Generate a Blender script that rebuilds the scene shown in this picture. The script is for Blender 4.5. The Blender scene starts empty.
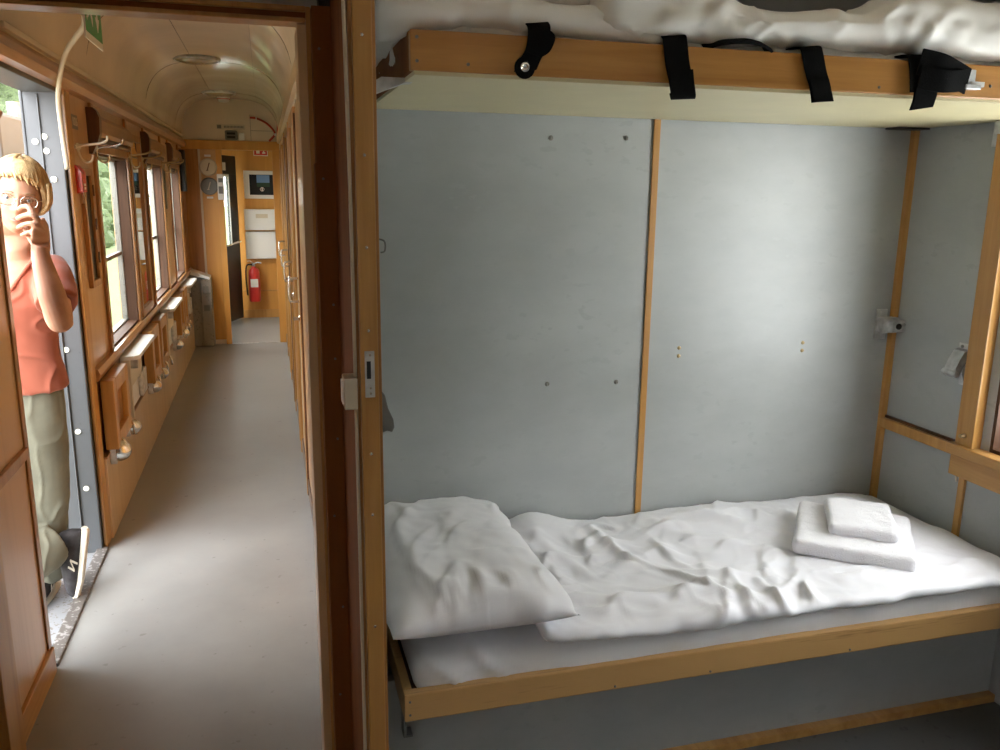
import bpy, bmesh, math, random
from mathutils import Vector, Matrix, noise
random.seed(7)
sc = bpy.context.scene
COL = sc.collection

# ------------------------------------------------------------------ camera
YAW, PITCH, ROLL, FPX = math.radians(15.628), math.radians(12.574), math.radians(0.726), 829.5
cyw, syw, cp, sp = math.cos(YAW), math.sin(YAW), math.cos(PITCH), math.sin(PITCH)
fw = Vector((syw*cp, cyw*cp, -sp)); rt = Vector((cyw, -syw, 0)); up = rt.cross(fw)
cr, sr = math.cos(ROLL), math.sin(ROLL)
r2 = cr*rt + sr*up; u2 = -sr*rt + cr*up
camd = bpy.data.cameras.new('camera'); cam = bpy.data.objects.new('camera', camd); COL.objects.link(cam)
camd.sensor_width = 36; camd.lens = FPX*36/1000; camd.clip_start = 0.02; camd.clip_end = 500
m = Matrix((r2, u2, -fw)).transposed().to_4x4(); m.translation = Vector((0, 0, 1.6)); cam.matrix_world = m
sc.camera = cam

# ------------------------------------------------------------------ world / light / exposure
w = bpy.data.worlds.new('overcast_sky'); sc.world = w; w.use_nodes = True
bg = w.node_tree.nodes['Background']; bg.inputs[0].default_value = (0.96, 0.965, 1.0, 1); bg.inputs[1].default_value = 7.0
sun_d = bpy.data.lights.new('hazy_sun', 'SUN'); sun_d.energy = 1.5; sun_d.angle = math.radians(25); sun_d.color = (1, .98, .95)
sun = bpy.data.objects.new('hazy_sun', sun_d); COL.objects.link(sun); sun.rotation_euler = (math.radians(38), math.radians(-32), 0)
vs = sc.view_settings
vs.view_transform = 'Standard'; vs.look = 'None'; vs.gamma = 1; vs.use_curve_mapping = False; vs.exposure = 0.9

# ------------------------------------------------------------------ materials
def nt(name):
    m = bpy.data.materials.new(name); m.use_nodes = True
    t = m.node_tree; b = t.nodes['Principled BSDF']; return m, t, b
def plain(name, col, rough=.5, metal=0, coat=0, nscale=0, namt=.08, bump=0, bscale=40, **k):
    m, t, b = nt(name); N, L = t.nodes, t.links
    b.inputs['Base Color'].default_value = (*col, 1); b.inputs['Roughness'].default_value = rough; b.inputs['Metallic'].default_value = metal
    b.inputs['Coat Weight'].default_value = coat
    for kk, v in k.items(): b.inputs[kk.replace('_', ' ')].default_value = v
    tc = N.new('ShaderNodeTexCoord')
    if nscale:
        n = N.new('ShaderNodeTexNoise'); n.inputs['Scale'].default_value = nscale; n.inputs['Detail'].default_value = 6
        L.new(tc.outputs['Object'], n.inputs['Vector'])
        r = N.new('ShaderNodeValToRGB'); r.color_ramp.elements[0].position = .35; r.color_ramp.elements[1].position = .65
        r.color_ramp.elements[0].color = (*[max(0, c*(1-namt)) for c in col], 1); r.color_ramp.elements[1].color = (*[min(1, c*(1+namt)) for c in col], 1)
        L.new(n.outputs['Fac'], r.inputs['Fac']); L.new(r.outputs['Color'], b.inputs['Base Color'])
    if bump:
        n2 = N.new('ShaderNodeTexNoise'); n2.inputs['Scale'].default_value = bscale; n2.inputs['Detail'].default_value = 4
        L.new(tc.outputs['Object'], n2.inputs['Vector'])
        bp = N.new('ShaderNodeBump'); bp.inputs['Strength'].default_value = bump; bp.inputs['Distance'].default_value = .004
        L.new(n2.outputs['Fac'], bp.inputs['Height']); L.new(bp.outputs['Normal'], b.inputs['Normal'])
    return m
def wood(name, c1, c2, axis='z', rough=.35, coat=.3, scale=1.0, fine=.25):
    m, t, b = nt(name); N, L = t.nodes, t.links
    tc = N.new('ShaderNodeTexCoord'); mp = N.new('ShaderNodeMapping')
    s = {'x': (1.2, 22, 22), 'y': (22, 1.2, 22), 'z': (22, 22, 1.2)}[axis]
    mp.inputs['Scale'].default_value = [q*scale for q in s]
    L.new(tc.outputs['Object'], mp.inputs['Vector'])
    n = N.new('ShaderNodeTexNoise'); n.inputs['Scale'].default_value = 1.0; n.inputs['Detail'].default_value = 5; n.inputs['Distortion'].default_value = .7
    L.new(mp.outputs['Vector'], n.inputs['Vector'])
    n2 = N.new('ShaderNodeTexNoise'); n2.inputs['Scale'].default_value = 7.0; n2.inputs['Detail'].default_value = 3
    L.new(mp.outputs['Vector'], n2.inputs['Vector'])
    mx = N.new('ShaderNodeMath'); mx.operation = 'MULTIPLY_ADD'; mx.inputs[1].default_value = fine
    L.new(n2.outputs['Fac'], mx.inputs[0]); L.new(n.outputs['Fac'], mx.inputs[2])
    r = N.new('ShaderNodeValToRGB'); r.color_ramp.elements[0].position = .38; r.color_ramp.elements[1].position = .78
    r.color_ramp.elements[0].color = (*c2, 1); r.color_ramp.elements[1].color = (*c1, 1)
    L.new(mx.outputs[0], r.inputs['Fac']); L.new(r.outputs['Color'], b.inputs['Base Color'])
    b.inputs['Roughness'].default_value = rough; b.inputs['Coat Weight'].default_value = coat; b.inputs['Coat Roughness'].default_value = .15
    bp = N.new('ShaderNodeBump'); bp.inputs['Strength'].default_value = .12; bp.inputs['Distance'].default_value = .002
    L.new(n2.outputs['Fac'], bp.inputs['Height']); L.new(bp.outputs['Normal'], b.inputs['Normal'])
    return m
def stained(name, col, dark, rough, scale=3, th=.62, bump=.05, streak=(1, 1, 1)):
    """painted or lino surface with soft cloudy variation and small scuffs"""
    m, t, b = nt(name); N, L = t.nodes, t.links
    tc = N.new('ShaderNodeTexCoord'); mp = N.new('ShaderNodeMapping'); mp.inputs['Scale'].default_value = streak
    L.new(tc.outputs['Object'], mp.inputs['Vector'])
    n = N.new('ShaderNodeTexNoise'); n.inputs['Scale'].default_value = scale; n.inputs['Detail'].default_value = 8; n.inputs['Roughness'].default_value = .6
    L.new(mp.outputs['Vector'], n.inputs['Vector'])
    r = N.new('ShaderNodeValToRGB'); r.color_ramp.elements[0].position = .3; r.color_ramp.elements[1].position = .7
    r.color_ramp.elements[0].color = (*[c*.88 for c in col], 1); r.color_ramp.elements[1].color = (*[min(1, c*1.08) for c in col], 1)
    L.new(n.outputs['Fac'], r.inputs['Fac'])
    n3 = N.new('ShaderNodeTexNoise'); n3.inputs['Scale'].default_value = scale*9; n3.inputs['Detail'].default_value = 3
    L.new(mp.outputs['Vector'], n3.inputs['Vector'])
    r3 = N.new('ShaderNodeValToRGB'); r3.color_ramp.elements[0].position = th; r3.color_ramp.elements[1].position = th+.06
    L.new(n3.outputs['Fac'], r3.inputs['Fac'])
    mix = N.new('ShaderNodeMix'); mix.data_type = 'RGBA'; mix.inputs[7].default_value = (*dark, 1)
    L.new(r3.outputs['Color'], mix.inputs[0]); L.new(r.outputs['Color'], mix.inputs[6]); L.new(mix.outputs[2], b.inputs['Base Color'])
    rr = N.new('ShaderNodeMapRange'); rr.inputs[3].default_value = rough-.08; rr.inputs[4].default_value = rough+.08
    L.new(n.outputs['Fac'], rr.inputs[0]); L.new(rr.outputs[0], b.inputs['Roughness'])
    bp = N.new('ShaderNodeBump'); bp.inputs['Strength'].default_value = bump; bp.inputs['Distance'].default_value = .003
    L.new(n3.outputs['Fac'], bp.inputs['Height']); L.new(bp.outputs['Normal'], b.inputs['Normal'])
    return m
def glassm(name, tint=(1, 1, 1), rough=0.0, fac=.92):
    m = bpy.data.materials.new(name); m.use_nodes = True; t = m.node_tree; N, L = t.nodes, t.links
    N.clear(); o = N.new('ShaderNodeOutputMaterial'); mx = N.new('ShaderNodeMixShader'); tr = N.new('ShaderNodeBsdfTransparent'); gl = N.new('ShaderNodeBsdfGlossy')
    tr.inputs[0].default_value = (*tint, 1); gl.inputs['Roughness'].default_value = rough; mx.inputs[0].default_value = 1-fac
    L.new(tr.outputs[0], mx.inputs[1]); L.new(gl.outputs[0], mx.inputs[2]); L.new(mx.outputs[0], o.inputs[0]); return m

M = {}
M['oak'] = wood('varnished_oak', (.56, .30, .085), (.42, .19, .045), 'z')
M['oak_x'] = wood('varnished_oak_across', (.50, .235, .062), (.33, .135, .03), 'x')
M['oak_y'] = wood('varnished_oak_along', (.56, .31, .10), (.40, .19, .05), 'y')
M['rail_oak'] = wood('open_grain_oak', (.56, .33, .125), (.17, .075, .02), 'x', .5, .1, 1.3, .85)
M['bunk_oak'] = wood('bunk_front_oak', (.52, .25, .06), (.40, .17, .035), 'x', .35, .3, 1.5)
M['dark'] = wood('dark_stained_wood', (.12, .042, .012), (.055, .018, .006), 'z', .3, .4)
M['reveal'] = wood('dark_matt_reveal_wood', (.10, .04, .015), (.05, .018, .006), 'z', .65, 0)
M['brown'] = wood('brown_board_wood', (.24, .090, .024), (.17, .058, .015), 'z', .7, 0, .6)
M['brown'].node_tree.nodes['Principled BSDF'].inputs['Specular IOR Level'].default_value = .12
M['veneer'] = wood('light_veneer', (.60, .36, .17), (.50, .28, .12), 'z', .28, .4, .5, .3)
M['veneer_pale'] = wood('pale_veneer', (.66, .47, .27), (.56, .37, .19), 'z', .3, .3, .5, .3)
M['mould'] = wood('moulding_wood', (.46, .22, .07), (.28, .115, .03), 'z', .3, .4)
M['mould_y'] = wood('moulding_wood_along', (.46, .235, .085), (.30, .13, .04), 'y', .3, .4)
M['orange'] = wood('orange_panel_wood', (.66, .33, .075), (.54, .245, .05), 'z', .4, .2, .5, .2)
M['lamin'] = stained('blue_grey_laminate', (.405, .42, .415), (.385, .40, .395), .36, 2.2, .60, .03, (1, 1, 1.8))
M['wall_grey'] = plain('grey_paint', (.42, .43, .42), .5)
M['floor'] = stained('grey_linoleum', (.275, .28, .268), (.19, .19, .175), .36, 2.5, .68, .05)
M['floorshade'] = stained('shade_darkened_linoleum', (.10, .10, .095), (.07, .07, .065), .5, 3, .63, .05)  # linoleum darkened to stand in for shade on the compartment floor
M['railmetal'] = stained('worn_dark_sill_rail', (.12, .11, .10), (.30, .29, .28), .35, 6, .55, .1)
M['grass'] = stained('grass_green', (.10, .14, .04), (.06, .08, .02), .9, 3, .5, .3)
M['ceil'] = stained('glossy_cream_paint', (.76, .66, .52), (.74, .64, .50), .2, 1.5, .7, .02)
M['soffit'] = plain('cream_bunk_paint', (.62, .55, .33), .45, nscale=6, namt=.03)
M['line'] = plain('seam_shadow_gap', (.16, .12, .08), .6)
M['chrome'] = plain('chrome', (.75, .74, .70), .18, 1.0)
M['steel'] = plain('worn_steel', (.60, .60, .59), .42, .85, nscale=30, namt=.2)
M['brass'] = plain('dull_brass', (.45, .34, .18), .35, 1.0)
M['greymetal'] = stained('grey_door_frame_paint', (.095, .103, .110), (.07, .075, .08), .4, 4, .68, .03)
M['dot'] = plain('pale_reflector_dot', (.85, .87, .72), .4)
M['white'] = plain('white_plastic', (.78, .77, .74), .4)
M['cream_pl'] = plain('cream_plastic', (.62, .55, .42), .4)
M['black'] = plain('black_rubber', (.012, .012, .013), .6)
M['blackgl'] = plain('black_gloss', (.015, .015, .018), .38)
M['strap'] = plain('black_webbing', (.004, .004, .004), .95, Specular_IOR_Level=.12, bump=.3, bscale=300)
M['red'] = plain('red_paint', (.60, .035, .03), .3, coat=.3)
M['redcable'] = plain('red_cable', (.50, .05, .03), .5)
M['sheet'] = plain('white_sheet_cotton', (.80, .80, .83), .75, Sheen_Weight=.2)
M['duvet'] = plain('white_satin_cotton', (.80, .79, .84), .55, Sheen_Weight=.3)
M['duvet_up'] = plain('offwhite_satin_cotton', (.82, .79, .72), .5, Sheen_Weight=.3)
M['terry'] = plain('white_terry_cloth', (.88, .86, .90), .95, bump=1.0, bscale=260, Sheen_Weight=.5)
M['green'] = plain('exit_sign_green', (.03, .30, .07), .4)
M['grey'] = plain('mid_grey_plastic', (.18, .18, .17), .5)
M['bin'] = stained('brushed_bin_metal', (.30, .29, .26), (.2, .19, .17), .4, 5, .6, .04)
M['glass'] = glassm('window_glass', (.97, .99, .97), 0, .93)
M['lens'] = glassm('spectacle_lens', (.97, .97, .97), 0, .9)
M['diffuser'] = plain('amber_lamp_diffuser', (.42, .34, .20), .15, coat=.5)
M['mirror'] = plain('framed_mirror_glass', (.80, .80, .78), .03, 1.0)
M['screen'] = plain('screen_glass', (.02, .025, .03), .1)
M['screenblue'] = plain('screen_sky_picture', (.16, .30, .55), .2)
M['screengrn'] = plain('screen_dark_picture', (.03, .07, .05), .2)
M['stone'] = stained('pale_platform_stone', (.17, .15, .09), (.12, .11, .07), .8, 3, .6, .1)
M['leaf'] = stained('foliage_green', (.050, .075, .020), (.025, .04, .010), .8, 2.5, .5, .3)
M['plate'] = stained('threshold_metal', (.24, .25, .26), (.14, .12, .10), .35, 9, .58, .1)

# ------------------------------------------------------------------ mesh helpers
SPLIT = {'gap_shade', 'sticker', 'screw', 'hinge', 'hinge_arm', 'hanger', 'slot', 'clip', 'window_slot', 'hinge_block', 'reflector_dot', 'plate', 'bolt', 'pictogram', 'dark_stripe', 'key_holder', 'wall_plate', 'label_strip'}
class B:
    def __init__(s): s.bm = bmesh.new()
    def box(s, x0, x1, y0, y1, z0, z1, bev=0, rot=None):
        vs = [s.bm.verts.new((x, y, z)) for x in (x0, x1) for y in (y0, y1) for z in (z0, z1)]
        f = [(0, 1, 3, 2), (4, 6, 7, 5), (0, 4, 5, 1), (2, 3, 7, 6), (0, 2, 6, 4), (1, 5, 7, 3)]
        fs = [s.bm.faces.new([vs[i] for i in q]) for q in f]
        if rot:
            bmesh.ops.rotate(s.bm, verts=vs, cent=rot[0], matrix=Matrix.Rotation(rot[1], 3, rot[2]))
        if bev:
            es = list({e for ff in fs for e in ff.edges})
            bmesh.ops.bevel(s.bm, geom=es, offset=bev, segments=2, profile=.6, affect='EDGES')
        return s
    def tube(s, pts, r, seg=10, cap=True, closed=False):
        pts = [Vector(p) for p in pts]; rings = []; n = len(pts)
        rs = r if isinstance(r, (list, tuple)) else [r]*n
        prev = None
        for i, p in enumerate(pts):
            if closed: d = pts[(i+1) % n]-pts[i-1]
            else: d = pts[min(i+1, n-1)]-pts[max(i-1, 0)]
            d.normalize()
            if prev is None: a = d.orthogonal().normalized()
            else:
                a = prev-d*prev.dot(d)
                a = a.normalized() if a.length > 1e-6 else d.orthogonal().normalized()
            prev = a; b = d.cross(a)
            rings.append([s.bm.verts.new(p+(a*math.cos(2*math.pi*k/seg)+b*math.sin(2*math.pi*k/seg))*rs[i]) for k in range(seg)])
        rng = range(n) if closed else range(n-1)
        for i in rng:
            A, Bq = rings[i], rings[(i+1) % n]
            for k in range(seg): s.bm.faces.new((A[k], A[(k+1) % seg], Bq[(k+1) % seg], Bq[k]))
        if cap and not closed:
            s.bm.faces.new(rings[0][::-1]); s.bm.faces.new(rings[-1])
        return s
    def lathe(s, prof, c, axis='z', seg=24):
        """prof: list of (radius, height) along axis from centre c"""
        c = Vector(c); ax = {'x': Vector((1, 0, 0)), 'y': Vector((0, 1, 0)), 'z': Vector((0, 0, 1)), '-x': Vector((-1, 0, 0)), '-y': Vector((0, -1, 0)), '-z': Vector((0, 0, -1))}[axis] if isinstance(axis, str) else Vector(axis).normalized()
        a = ax.orthogonal().normalized(); b = ax.cross(a); rings = []
        for r, h in prof:
            if r < 1e-6: rings.append([s.bm.verts.new(c+ax*h)])
            else: rings.append([s.bm.verts.new(c+ax*h+(a*math.cos(2*math.pi*k/seg)+b*math.sin(2*math.pi*k/seg))*r) for k in range(seg)])
        for A, Q in zip(rings, rings[1:]):
            for k in range(seg):
                k2 = (k+1) % seg
                if len(A) == 1 and len(Q) == 1: continue
                if len(A) == 1: s.bm.faces.new((A[0], Q[k], Q[k2]))
                elif len(Q) == 1: s.bm.faces.new((A[k], A[k2], Q[0]))
                else: s.bm.faces.new((A[k], A[k2], Q[k2], Q[k]))
        if len(rings[0]) > 1: s.bm.faces.new(rings[0][::-1])
        if len(rings[-1]) > 1: s.bm.faces.new(rings[-1])
        return s
    def prism(s, poly, axis, a, b):
        def P(u, v, t): return {'x': (t, u, v), 'y': (u, t, v), 'z': (u, v, t)}[axis]
        A = [s.bm.verts.new(P(u, v, a)) for u, v in poly]; Q = [s.bm.verts.new(P(u, v, b)) for u, v in poly]
        s.bm.faces.new(A[::-1]); s.bm.faces.new(Q); n = len(poly)
        for k in range(n): s.bm.faces.new((A[k], A[(k+1) % n], Q[(k+1) % n], Q[k]))
        return s
    def ribbon(s, pts, wd, th):
        """flat strap: pts = centre line, wd = width vector, th thickness"""
        pts = [Vector(p) for p in pts]; wd = Vector(wd); rows = []
        for i, p in enumerate(pts):
            d = (pts[min(i+1, len(pts)-1)]-pts[max(i-1, 0)]).normalized(); n = d.cross(wd.normalized()).normalized()*th/2; h = wd/2
            rows.append([s.bm.verts.new(q) for q in (p-h-n, p+h-n, p+h+n, p-h+n)])
        for A, Q in zip(rows, rows[1:]):
            for k in range(4): s.bm.faces.new((A[k], A[(k+1) % 4], Q[(k+1) % 4], Q[k]))
        s.bm.faces.new(rows[0][::-1]); s.bm.faces.new(rows[-1]); return s
    def soft(s, lo, hi, r, res, fn=None):
        """rounded box made of a fine grid, fn(p, n) moves each point"""
        lo, hi = Vector(lo), Vector(hi); nn = [max(2, int((hi[i]-lo[i])/res)) for i in range(3)]
        il = Vector([min(lo[i]+r, (lo[i]+hi[i])/2) for i in range(3)]); ih = Vector([max(hi[i]-r, (lo[i]+hi[i])/2) for i in range(3)])
        cache = {}
        def V(i, j, k):
            key = (i, j, k)
            if key not in cache:
                q = Vector([lo[a]+(hi[a]-lo[a])*c/nn[a] for a, c in enumerate(key)])
                inn = Vector([min(max(q[a], il[a]), ih[a]) for a in range(3)]); d = q-inn
                if d.length > 1e-9: d.normalize()
                p = inn+Vector([d[a]*min(r, (hi[a]-lo[a])/2) for a in range(3)])
                if fn: p = fn(p, d)
                cache[key] = s.bm.verts.new(p)
            return cache[key]
        X, Y, Z = nn
        for i in range(X):
            for j in range(Y):
                s.bm.faces.new((V(i, j, 0), V(i, j+1, 0), V(i+1, j+1, 0), V(i+1, j, 0))); s.bm.faces.new((V(i, j, Z), V(i+1, j, Z), V(i+1, j+1, Z), V(i, j+1, Z)))
        for i in range(X):
            for k in range(Z):
                s.bm.faces.new((V(i, 0, k), V(i+1, 0, k), V(i+1, 0, k+1), V(i, 0, k+1))); s.bm.faces.new((V(i, Y, k), V(i, Y, k+1), V(i+1, Y, k+1), V(i+1, Y, k)))
        for j in range(Y):
            for k in range(Z):
                s.bm.faces.new((V(0, j, k), V(0, j, k+1), V(0, j+1, k+1), V(0, j+1, k))); s.bm.faces.new((V(X, j, k), V(X, j+1, k), V(X, j+1, k+1), V(X, j, k+1)))
        return s
    def ob(s, name, mat, parent=None, smooth=False, loc=None):
        if parent and name in SPLIT:
            left = set(s.bm.verts); groups = []
            while left:
                st = [left.pop()]; g = set(st)
                while st:
                    v = st.pop()
                    for e in v.link_edges:
                        o_ = e.other_vert(v)
                        if o_ in left: left.discard(o_); g.add(o_); st.append(o_)
                groups.append({v.index for v in g} if False else [v for v in g])
            if len(groups) > 1:
                s.bm.verts.index_update(); ids = [{v.index for v in g} for g in groups]; out = None
                for k in ids:
                    nb = B(); nb.bm.free(); nb.bm = s.bm.copy(); nb.bm.verts.ensure_lookup_table()
                    bmesh.ops.delete(nb.bm, geom=[v for v in nb.bm.verts if v.index not in k], context='VERTS')
                    out = nb._ob(name, mat, parent, smooth, None)
                s.bm.free(); return out
        return s._ob(name, mat, parent, smooth, loc)
    def _ob(s, name, mat, parent=None, smooth=False, loc=None):
        base = Vector(loc) if loc is not None else (world_of(parent) if parent else Vector((0, 0, 0)))
        if base.length > 0: bmesh.ops.translate(s.bm, verts=s.bm.verts, vec=-base)
        bmesh.ops.recalc_face_normals(s.bm, faces=s.bm.faces)
        me = bpy.data.meshes.new(name); s.bm.to_mesh(me); s.bm.free()
        if smooth == 'auto':
            me.shade_smooth(); me.set_sharp_from_angle(angle=math.radians(38))
        elif smooth: me.shade_smooth()
        for mm in (mat if isinstance(mat, (list, tuple)) else [mat]): me.materials.append(mm)
        o = bpy.data.objects.new(name, me); COL.objects.link(o)
        if parent:
            o.parent = parent; o.location = base-world_of(parent)
        else: o.location = base
        return o
def world_of(o):
    v = Vector((0, 0, 0))
    while o: v += o.location; o = o.parent
    return v
def thing(name, label, cat, loc=(0, 0, 0), group=None):
    o = bpy.data.objects.new(name, None); COL.objects.link(o); o.empty_display_size = .1; o.location = loc
    o['label'] = label; o['category'] = cat
    if group: o['group'] = group
    return o
def tag(o, label, cat, group=None, kind=None):
    o['label'] = label; o['category'] = cat
    if group: o['group'] = group
    if kind: o['kind'] = kind
    return o
def struct(o): o['kind'] = 'structure'; return o
def kids(o): return [c for c in bpy.data.objects if c.parent == o]
def dup(root, loc, label):
    r = root.copy(); COL.objects.link(r); r.location = loc; r['label'] = label
    def rec(a, b):
        for ch in kids(a):
            c = ch.copy(); COL.objects.link(c); c.parent = b; rec(ch, c)
    rec(root, r); return r
def screw(b, p, axis, r=.0045): b.lathe([(r, 0), (r, .0015), (r*.6, .003), (0, .0032)], p, axis, 10)
def fbm(p, o=3):
    v = 0; a = 1; q = Vector(p)
    for _ in range(o): v += a*noise.noise(q); q = q*2.03+Vector((3.1, 1.7, 9.2)); a *= .5
    return v
def ridge(p): return 1-min(1, abs(noise.noise(Vector(p)))*2.6)

# =================================================================== STRUCTURE
XL, XR, XO = -.77, .17, 2.2          # corridor left wall, corridor right wall, outer wall of the compartment
YP, YC, YE, YV = 2.516, 2.05, 8.95, 10.75
# floor (main slab plus lower threshold outside)
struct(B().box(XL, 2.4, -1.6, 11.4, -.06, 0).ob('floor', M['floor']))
struct(B().box(.21, 2.2, -.12, 2.5, 0, .003).ob('floor_compartment_shade', M['floorshade']))  # thin sheet over the floor, shade and weak bounce put into its colour
struct(B().box(-.77, .2, YE-.012, YE+.012, 0, .004).ob('trim_1', M['steel']))

def wall_x(name, x0, x1, y0, y1, z0, z1, holes, mat):
    """wall slab normal to x with rectangular holes (ya, yb, za, zb) sorted along y"""
    b = B(); y = y0
    for ya, yb, za, zb in holes:
        if ya > y: b.box(x0, x1, y, ya, z0, z1)
        if za > z0: b.box(x0, x1, ya, yb, z0, za)
        if zb < z1: b.box(x0, x1, ya, yb, zb, z1)
        y = yb
    if y < y1: b.box(x0, x1, y, y1, z0, z1)
    return struct(b.ob(name, mat))
DOOR = (2.835, 3.83)
WINS = [(4.42, 5.36), (6.18, 7.05), (7.64, 8.42)]
WZ = (.80, 1.75)
holes = [(-1.3, -.6, .8, 1.75), (DOOR[0], DOOR[1], -.06, 1.99)] + [(a, b, *WZ) for a, b in WINS] + [(9.25, 10.35, .75, 1.9)]  # last hole is for the vestibule window added for light
wall_x('wall_left', -.862, XL, -1.6, 11.4, -.06, 2.6, holes, M['veneer'])
# corridor right wall (partition to the compartments), with the camera-side compartment open before y=2.0
wall_x('wall_right', XR, XR+.05, 2.5, 11.4, 0, 2.6, [], M['veneer_pale'])
struct(B().box(.165, .207, 1.66, 2.55, 0, 2.6).ob('wall_end', M['lamin']))
# blue laminate partition and outer wall
struct(B().box(.2, 2.35, YP, YP+.03, 0, 2.6).ob('wall_back', M['lamin']))
wall_x('wall_outer', XO, XO+.14, -1.6, 2.55, 0, 2.6, [(.95, 2.03, .80, 1.85)], M['lamin'])
struct(B().box(-.95, 2.4, -1.66, -1.6, -.06, 2.6).ob('wall_rear', M['veneer']))
struct(B().box(.2, 2.2, -.16, -.12, 0, 2.6).ob('wall_near', M['lamin']))
# ceilings
struct(B().box(-.95, 2.4, -1.66, YP, 2.42, 2.5).ob('ceiling', M['ceil']))
struct(B().box(-1.0, 2.4, -1.7, 11.5, 2.6, 2.68).ob('ceiling_roof', M['grey']))
prof = []
for k in range(25):
    t = math.pi*k/24; cxm = (XL+XR)/2; hw = (XR-XL)/2
    c, s_ = math.cos(t), math.sin(t)
    prof.append((cxm-hw*math.copysign(abs(c)**.62, c), 2.02+.43*(s_**.7 if s_ > 0 else 0)))
b = B(); y0, y1 = YC+.08, 11.3
for (xa, za), (xb, zb) in zip(prof, prof[1:]):
    v = [b.bm.verts.new(q) for q in ((xa, y0, za), (xa, y1, za), (xb, y1, zb), (xb, y0, zb))]; b.bm.faces.new(v)
bmesh.ops.remove_doubles(b.bm, verts=b.bm.verts, dist=1e-5)
o = struct(b.ob('ceiling_vault', M['ceil'], smooth=True)); sm = o.modifiers.new('thick', 'SOLIDIFY'); sm.thickness = .02; sm.offset = 1
for mfy in o.modifiers: mfy.offset = 0
def arch(y, off=.004, r=.0022, k0=0, k1=24):
    return [(x, y, z-off if k not in (0, 24) else z) for k, (x, z) in enumerate(prof) if k0 <= k <= k1]
b = B()
for y in (4.35, 6.35, 8.35): b.tube([(px_*.985-.0045, y, z-.0115) for px_, y, z in arch(y)], .0014, 6)
for k in (11, 15): b.box(prof[k][0]-.0006, prof[k][0]+.0006, 2.3, 8.9, prof[k][1]-.0135, prof[k][1]-.009)
struct(b.ob('trim_2', M['line']))
# cornices
struct(B().prism([(XL, 1.97), (XL+.035, 1.975), (XL+.05, 2.0), (XL+.04, 2.03), (XL+.012, 2.06), (XL, 2.07)], 'y', YC+.1, YE).ob('trim_3', M['mould_y']))
struct(B().prism([(XR, 2.02), (XR-.03, 2.03), (XR-.035, 2.09), (XR-.012, 2.13), (XR, 2.14)], 'y', YC+.1, YE).ob('trim_4', M['veneer_pale']))
# thin cable duct over left cornice
struct(B().box(XL+.002, XL+.03, 3.0, YE, 2.065, 2.085, .004).ob('trim_5', M['cream_pl']))

# ---- outside door opening, its wood casing
b = B()
b.box(XL-.012, XL+.012, DOOR[1], DOOR[1]+.10, 0, 2.0, .004)
b.box(XL-.012, XL+.014, DOOR[0]-.06, DOOR[1]+.10, 1.985, 2.0, .003)
struct(b.ob('trim_6', M['oak']))
# wooden casing around the first left panel beside the door
# grey metal frame of exterior door (reveal)
t = struct(thing('door_1', '', '')); 
for k in ('label', 'category'): del t[k]
t.location = (-.86, 3.83, 0)
b = B().box(-.905, -.775, 3.80, 3.86, -.05, 1.985, .004).box(-.905, -.775, 2.82, 3.86, 1.955, 1.985, .004)
b.box(-.852, -.846, 3.79, 3.81, 0, 1.95, .003).box(-.915, -.903, 3.795, 3.85, -.05, 1.96, .004)
b.ob('door_frame', M['greymetal'], t)
b = B()
for q in ((-.872, 1.765), (-.838, 1.785), (-.835, 1.73), (-.818, 1.62), (-.825, 1.14), (-.838, .92), (-.825, .56), (-.815, .30)):
    b.lathe([(.012, 0), (.012, .002), (0, .003)], (q[0], 3.797, q[1]), '-y', 14)
b.ob('reflector_dot', M['dot'], t)
struct(B().box(-1.04, -.80, 2.83, 3.82, -.05, -.004, .003).ob('floor_threshold', M['plate']))
struct(B().box(-.80, -.752, 2.84, 3.82, -.03, .012, .005).ob('trim_7', M['railmetal']))

# ---- near left panel (between cross frame and doorway)
b = B()
b.box(XL, XL+.010, YC, 2.78, .095, .765, .003).box(XL, XL+.010, YC, 2.78, .80, 1.97, .003)
struct(b.ob('wall_left_panel', M['veneer']))
b = B()
b.box(XL-.02, XL+.008, 2.805, 2.835, 0, 1.985, .004).box(XL, XL+.022, YC, 2.78, .765, .800, .004)
b.box(XL-.005, XL+.016, 2.77, 2.806, .10, 1.97, .003)
struct(b.ob('trim_8', M['mould']))
struct(B().box(XL, XL+.022, YC, 2.81, 0, .095, .005).ob('baseboard_left', M['oak_y']))
# ---- cross frame
b = B()
b.box(.086, .108, YC, YC+.14, 0, 1.96, .003)
struct(b.ob('trim_9', M['veneer_pale']))
b = B(); b.box(.106, .117, YC-.012, YC+.14, 0, 1.996, .003)
b.box(-.70, .106, YC-.012, YC+.06, 1.962, 1.972, .003).box(-.72, .106, YC-.018, YC+.06, 1.984, 1.996, .003)
b.box(-.70, -.664, YC-.012, YC+.10, 0, 1.96, .003)
struct(b.ob('trim_10', M['oak']))
struct(B().box(-.72, .106, YC-.006, YC+.06, 1.970, 1.986).ob('trim_11', M['brown']))
b = B().box(-.77, .135, YC, YC+.06, 1.995, 2.42).box(-.77, -.69, YC, YC+.06, 0, 2.42)
struct(b.ob('wall_cross', M['wall_grey']))
b = B().box(.116, .164, 1.99, 2.06, 0, 1.99, .002).box(.113, .164, 1.985, 2.055, 0, 1.655, .002)
struct(b.ob('trim_12', M['brown']))
b = B()
for z in (1.90, 1.62, 1.33, 1.20, 1.0, .80, .55, .30): screw(b, (.130+.014*(z % .2 > .1), 1.985, z), '-y', .003)
struct(b.ob('trim_13', M['grey']))
struct(B().prism([(.108, 2.42), (.164, 2.42), (.164, 1.97), (.135, 1.97)], 'y', 2.0, 2.05).ob('trim_14', M['black']))  # black filler block drawn in where only a dark gap shows
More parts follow.
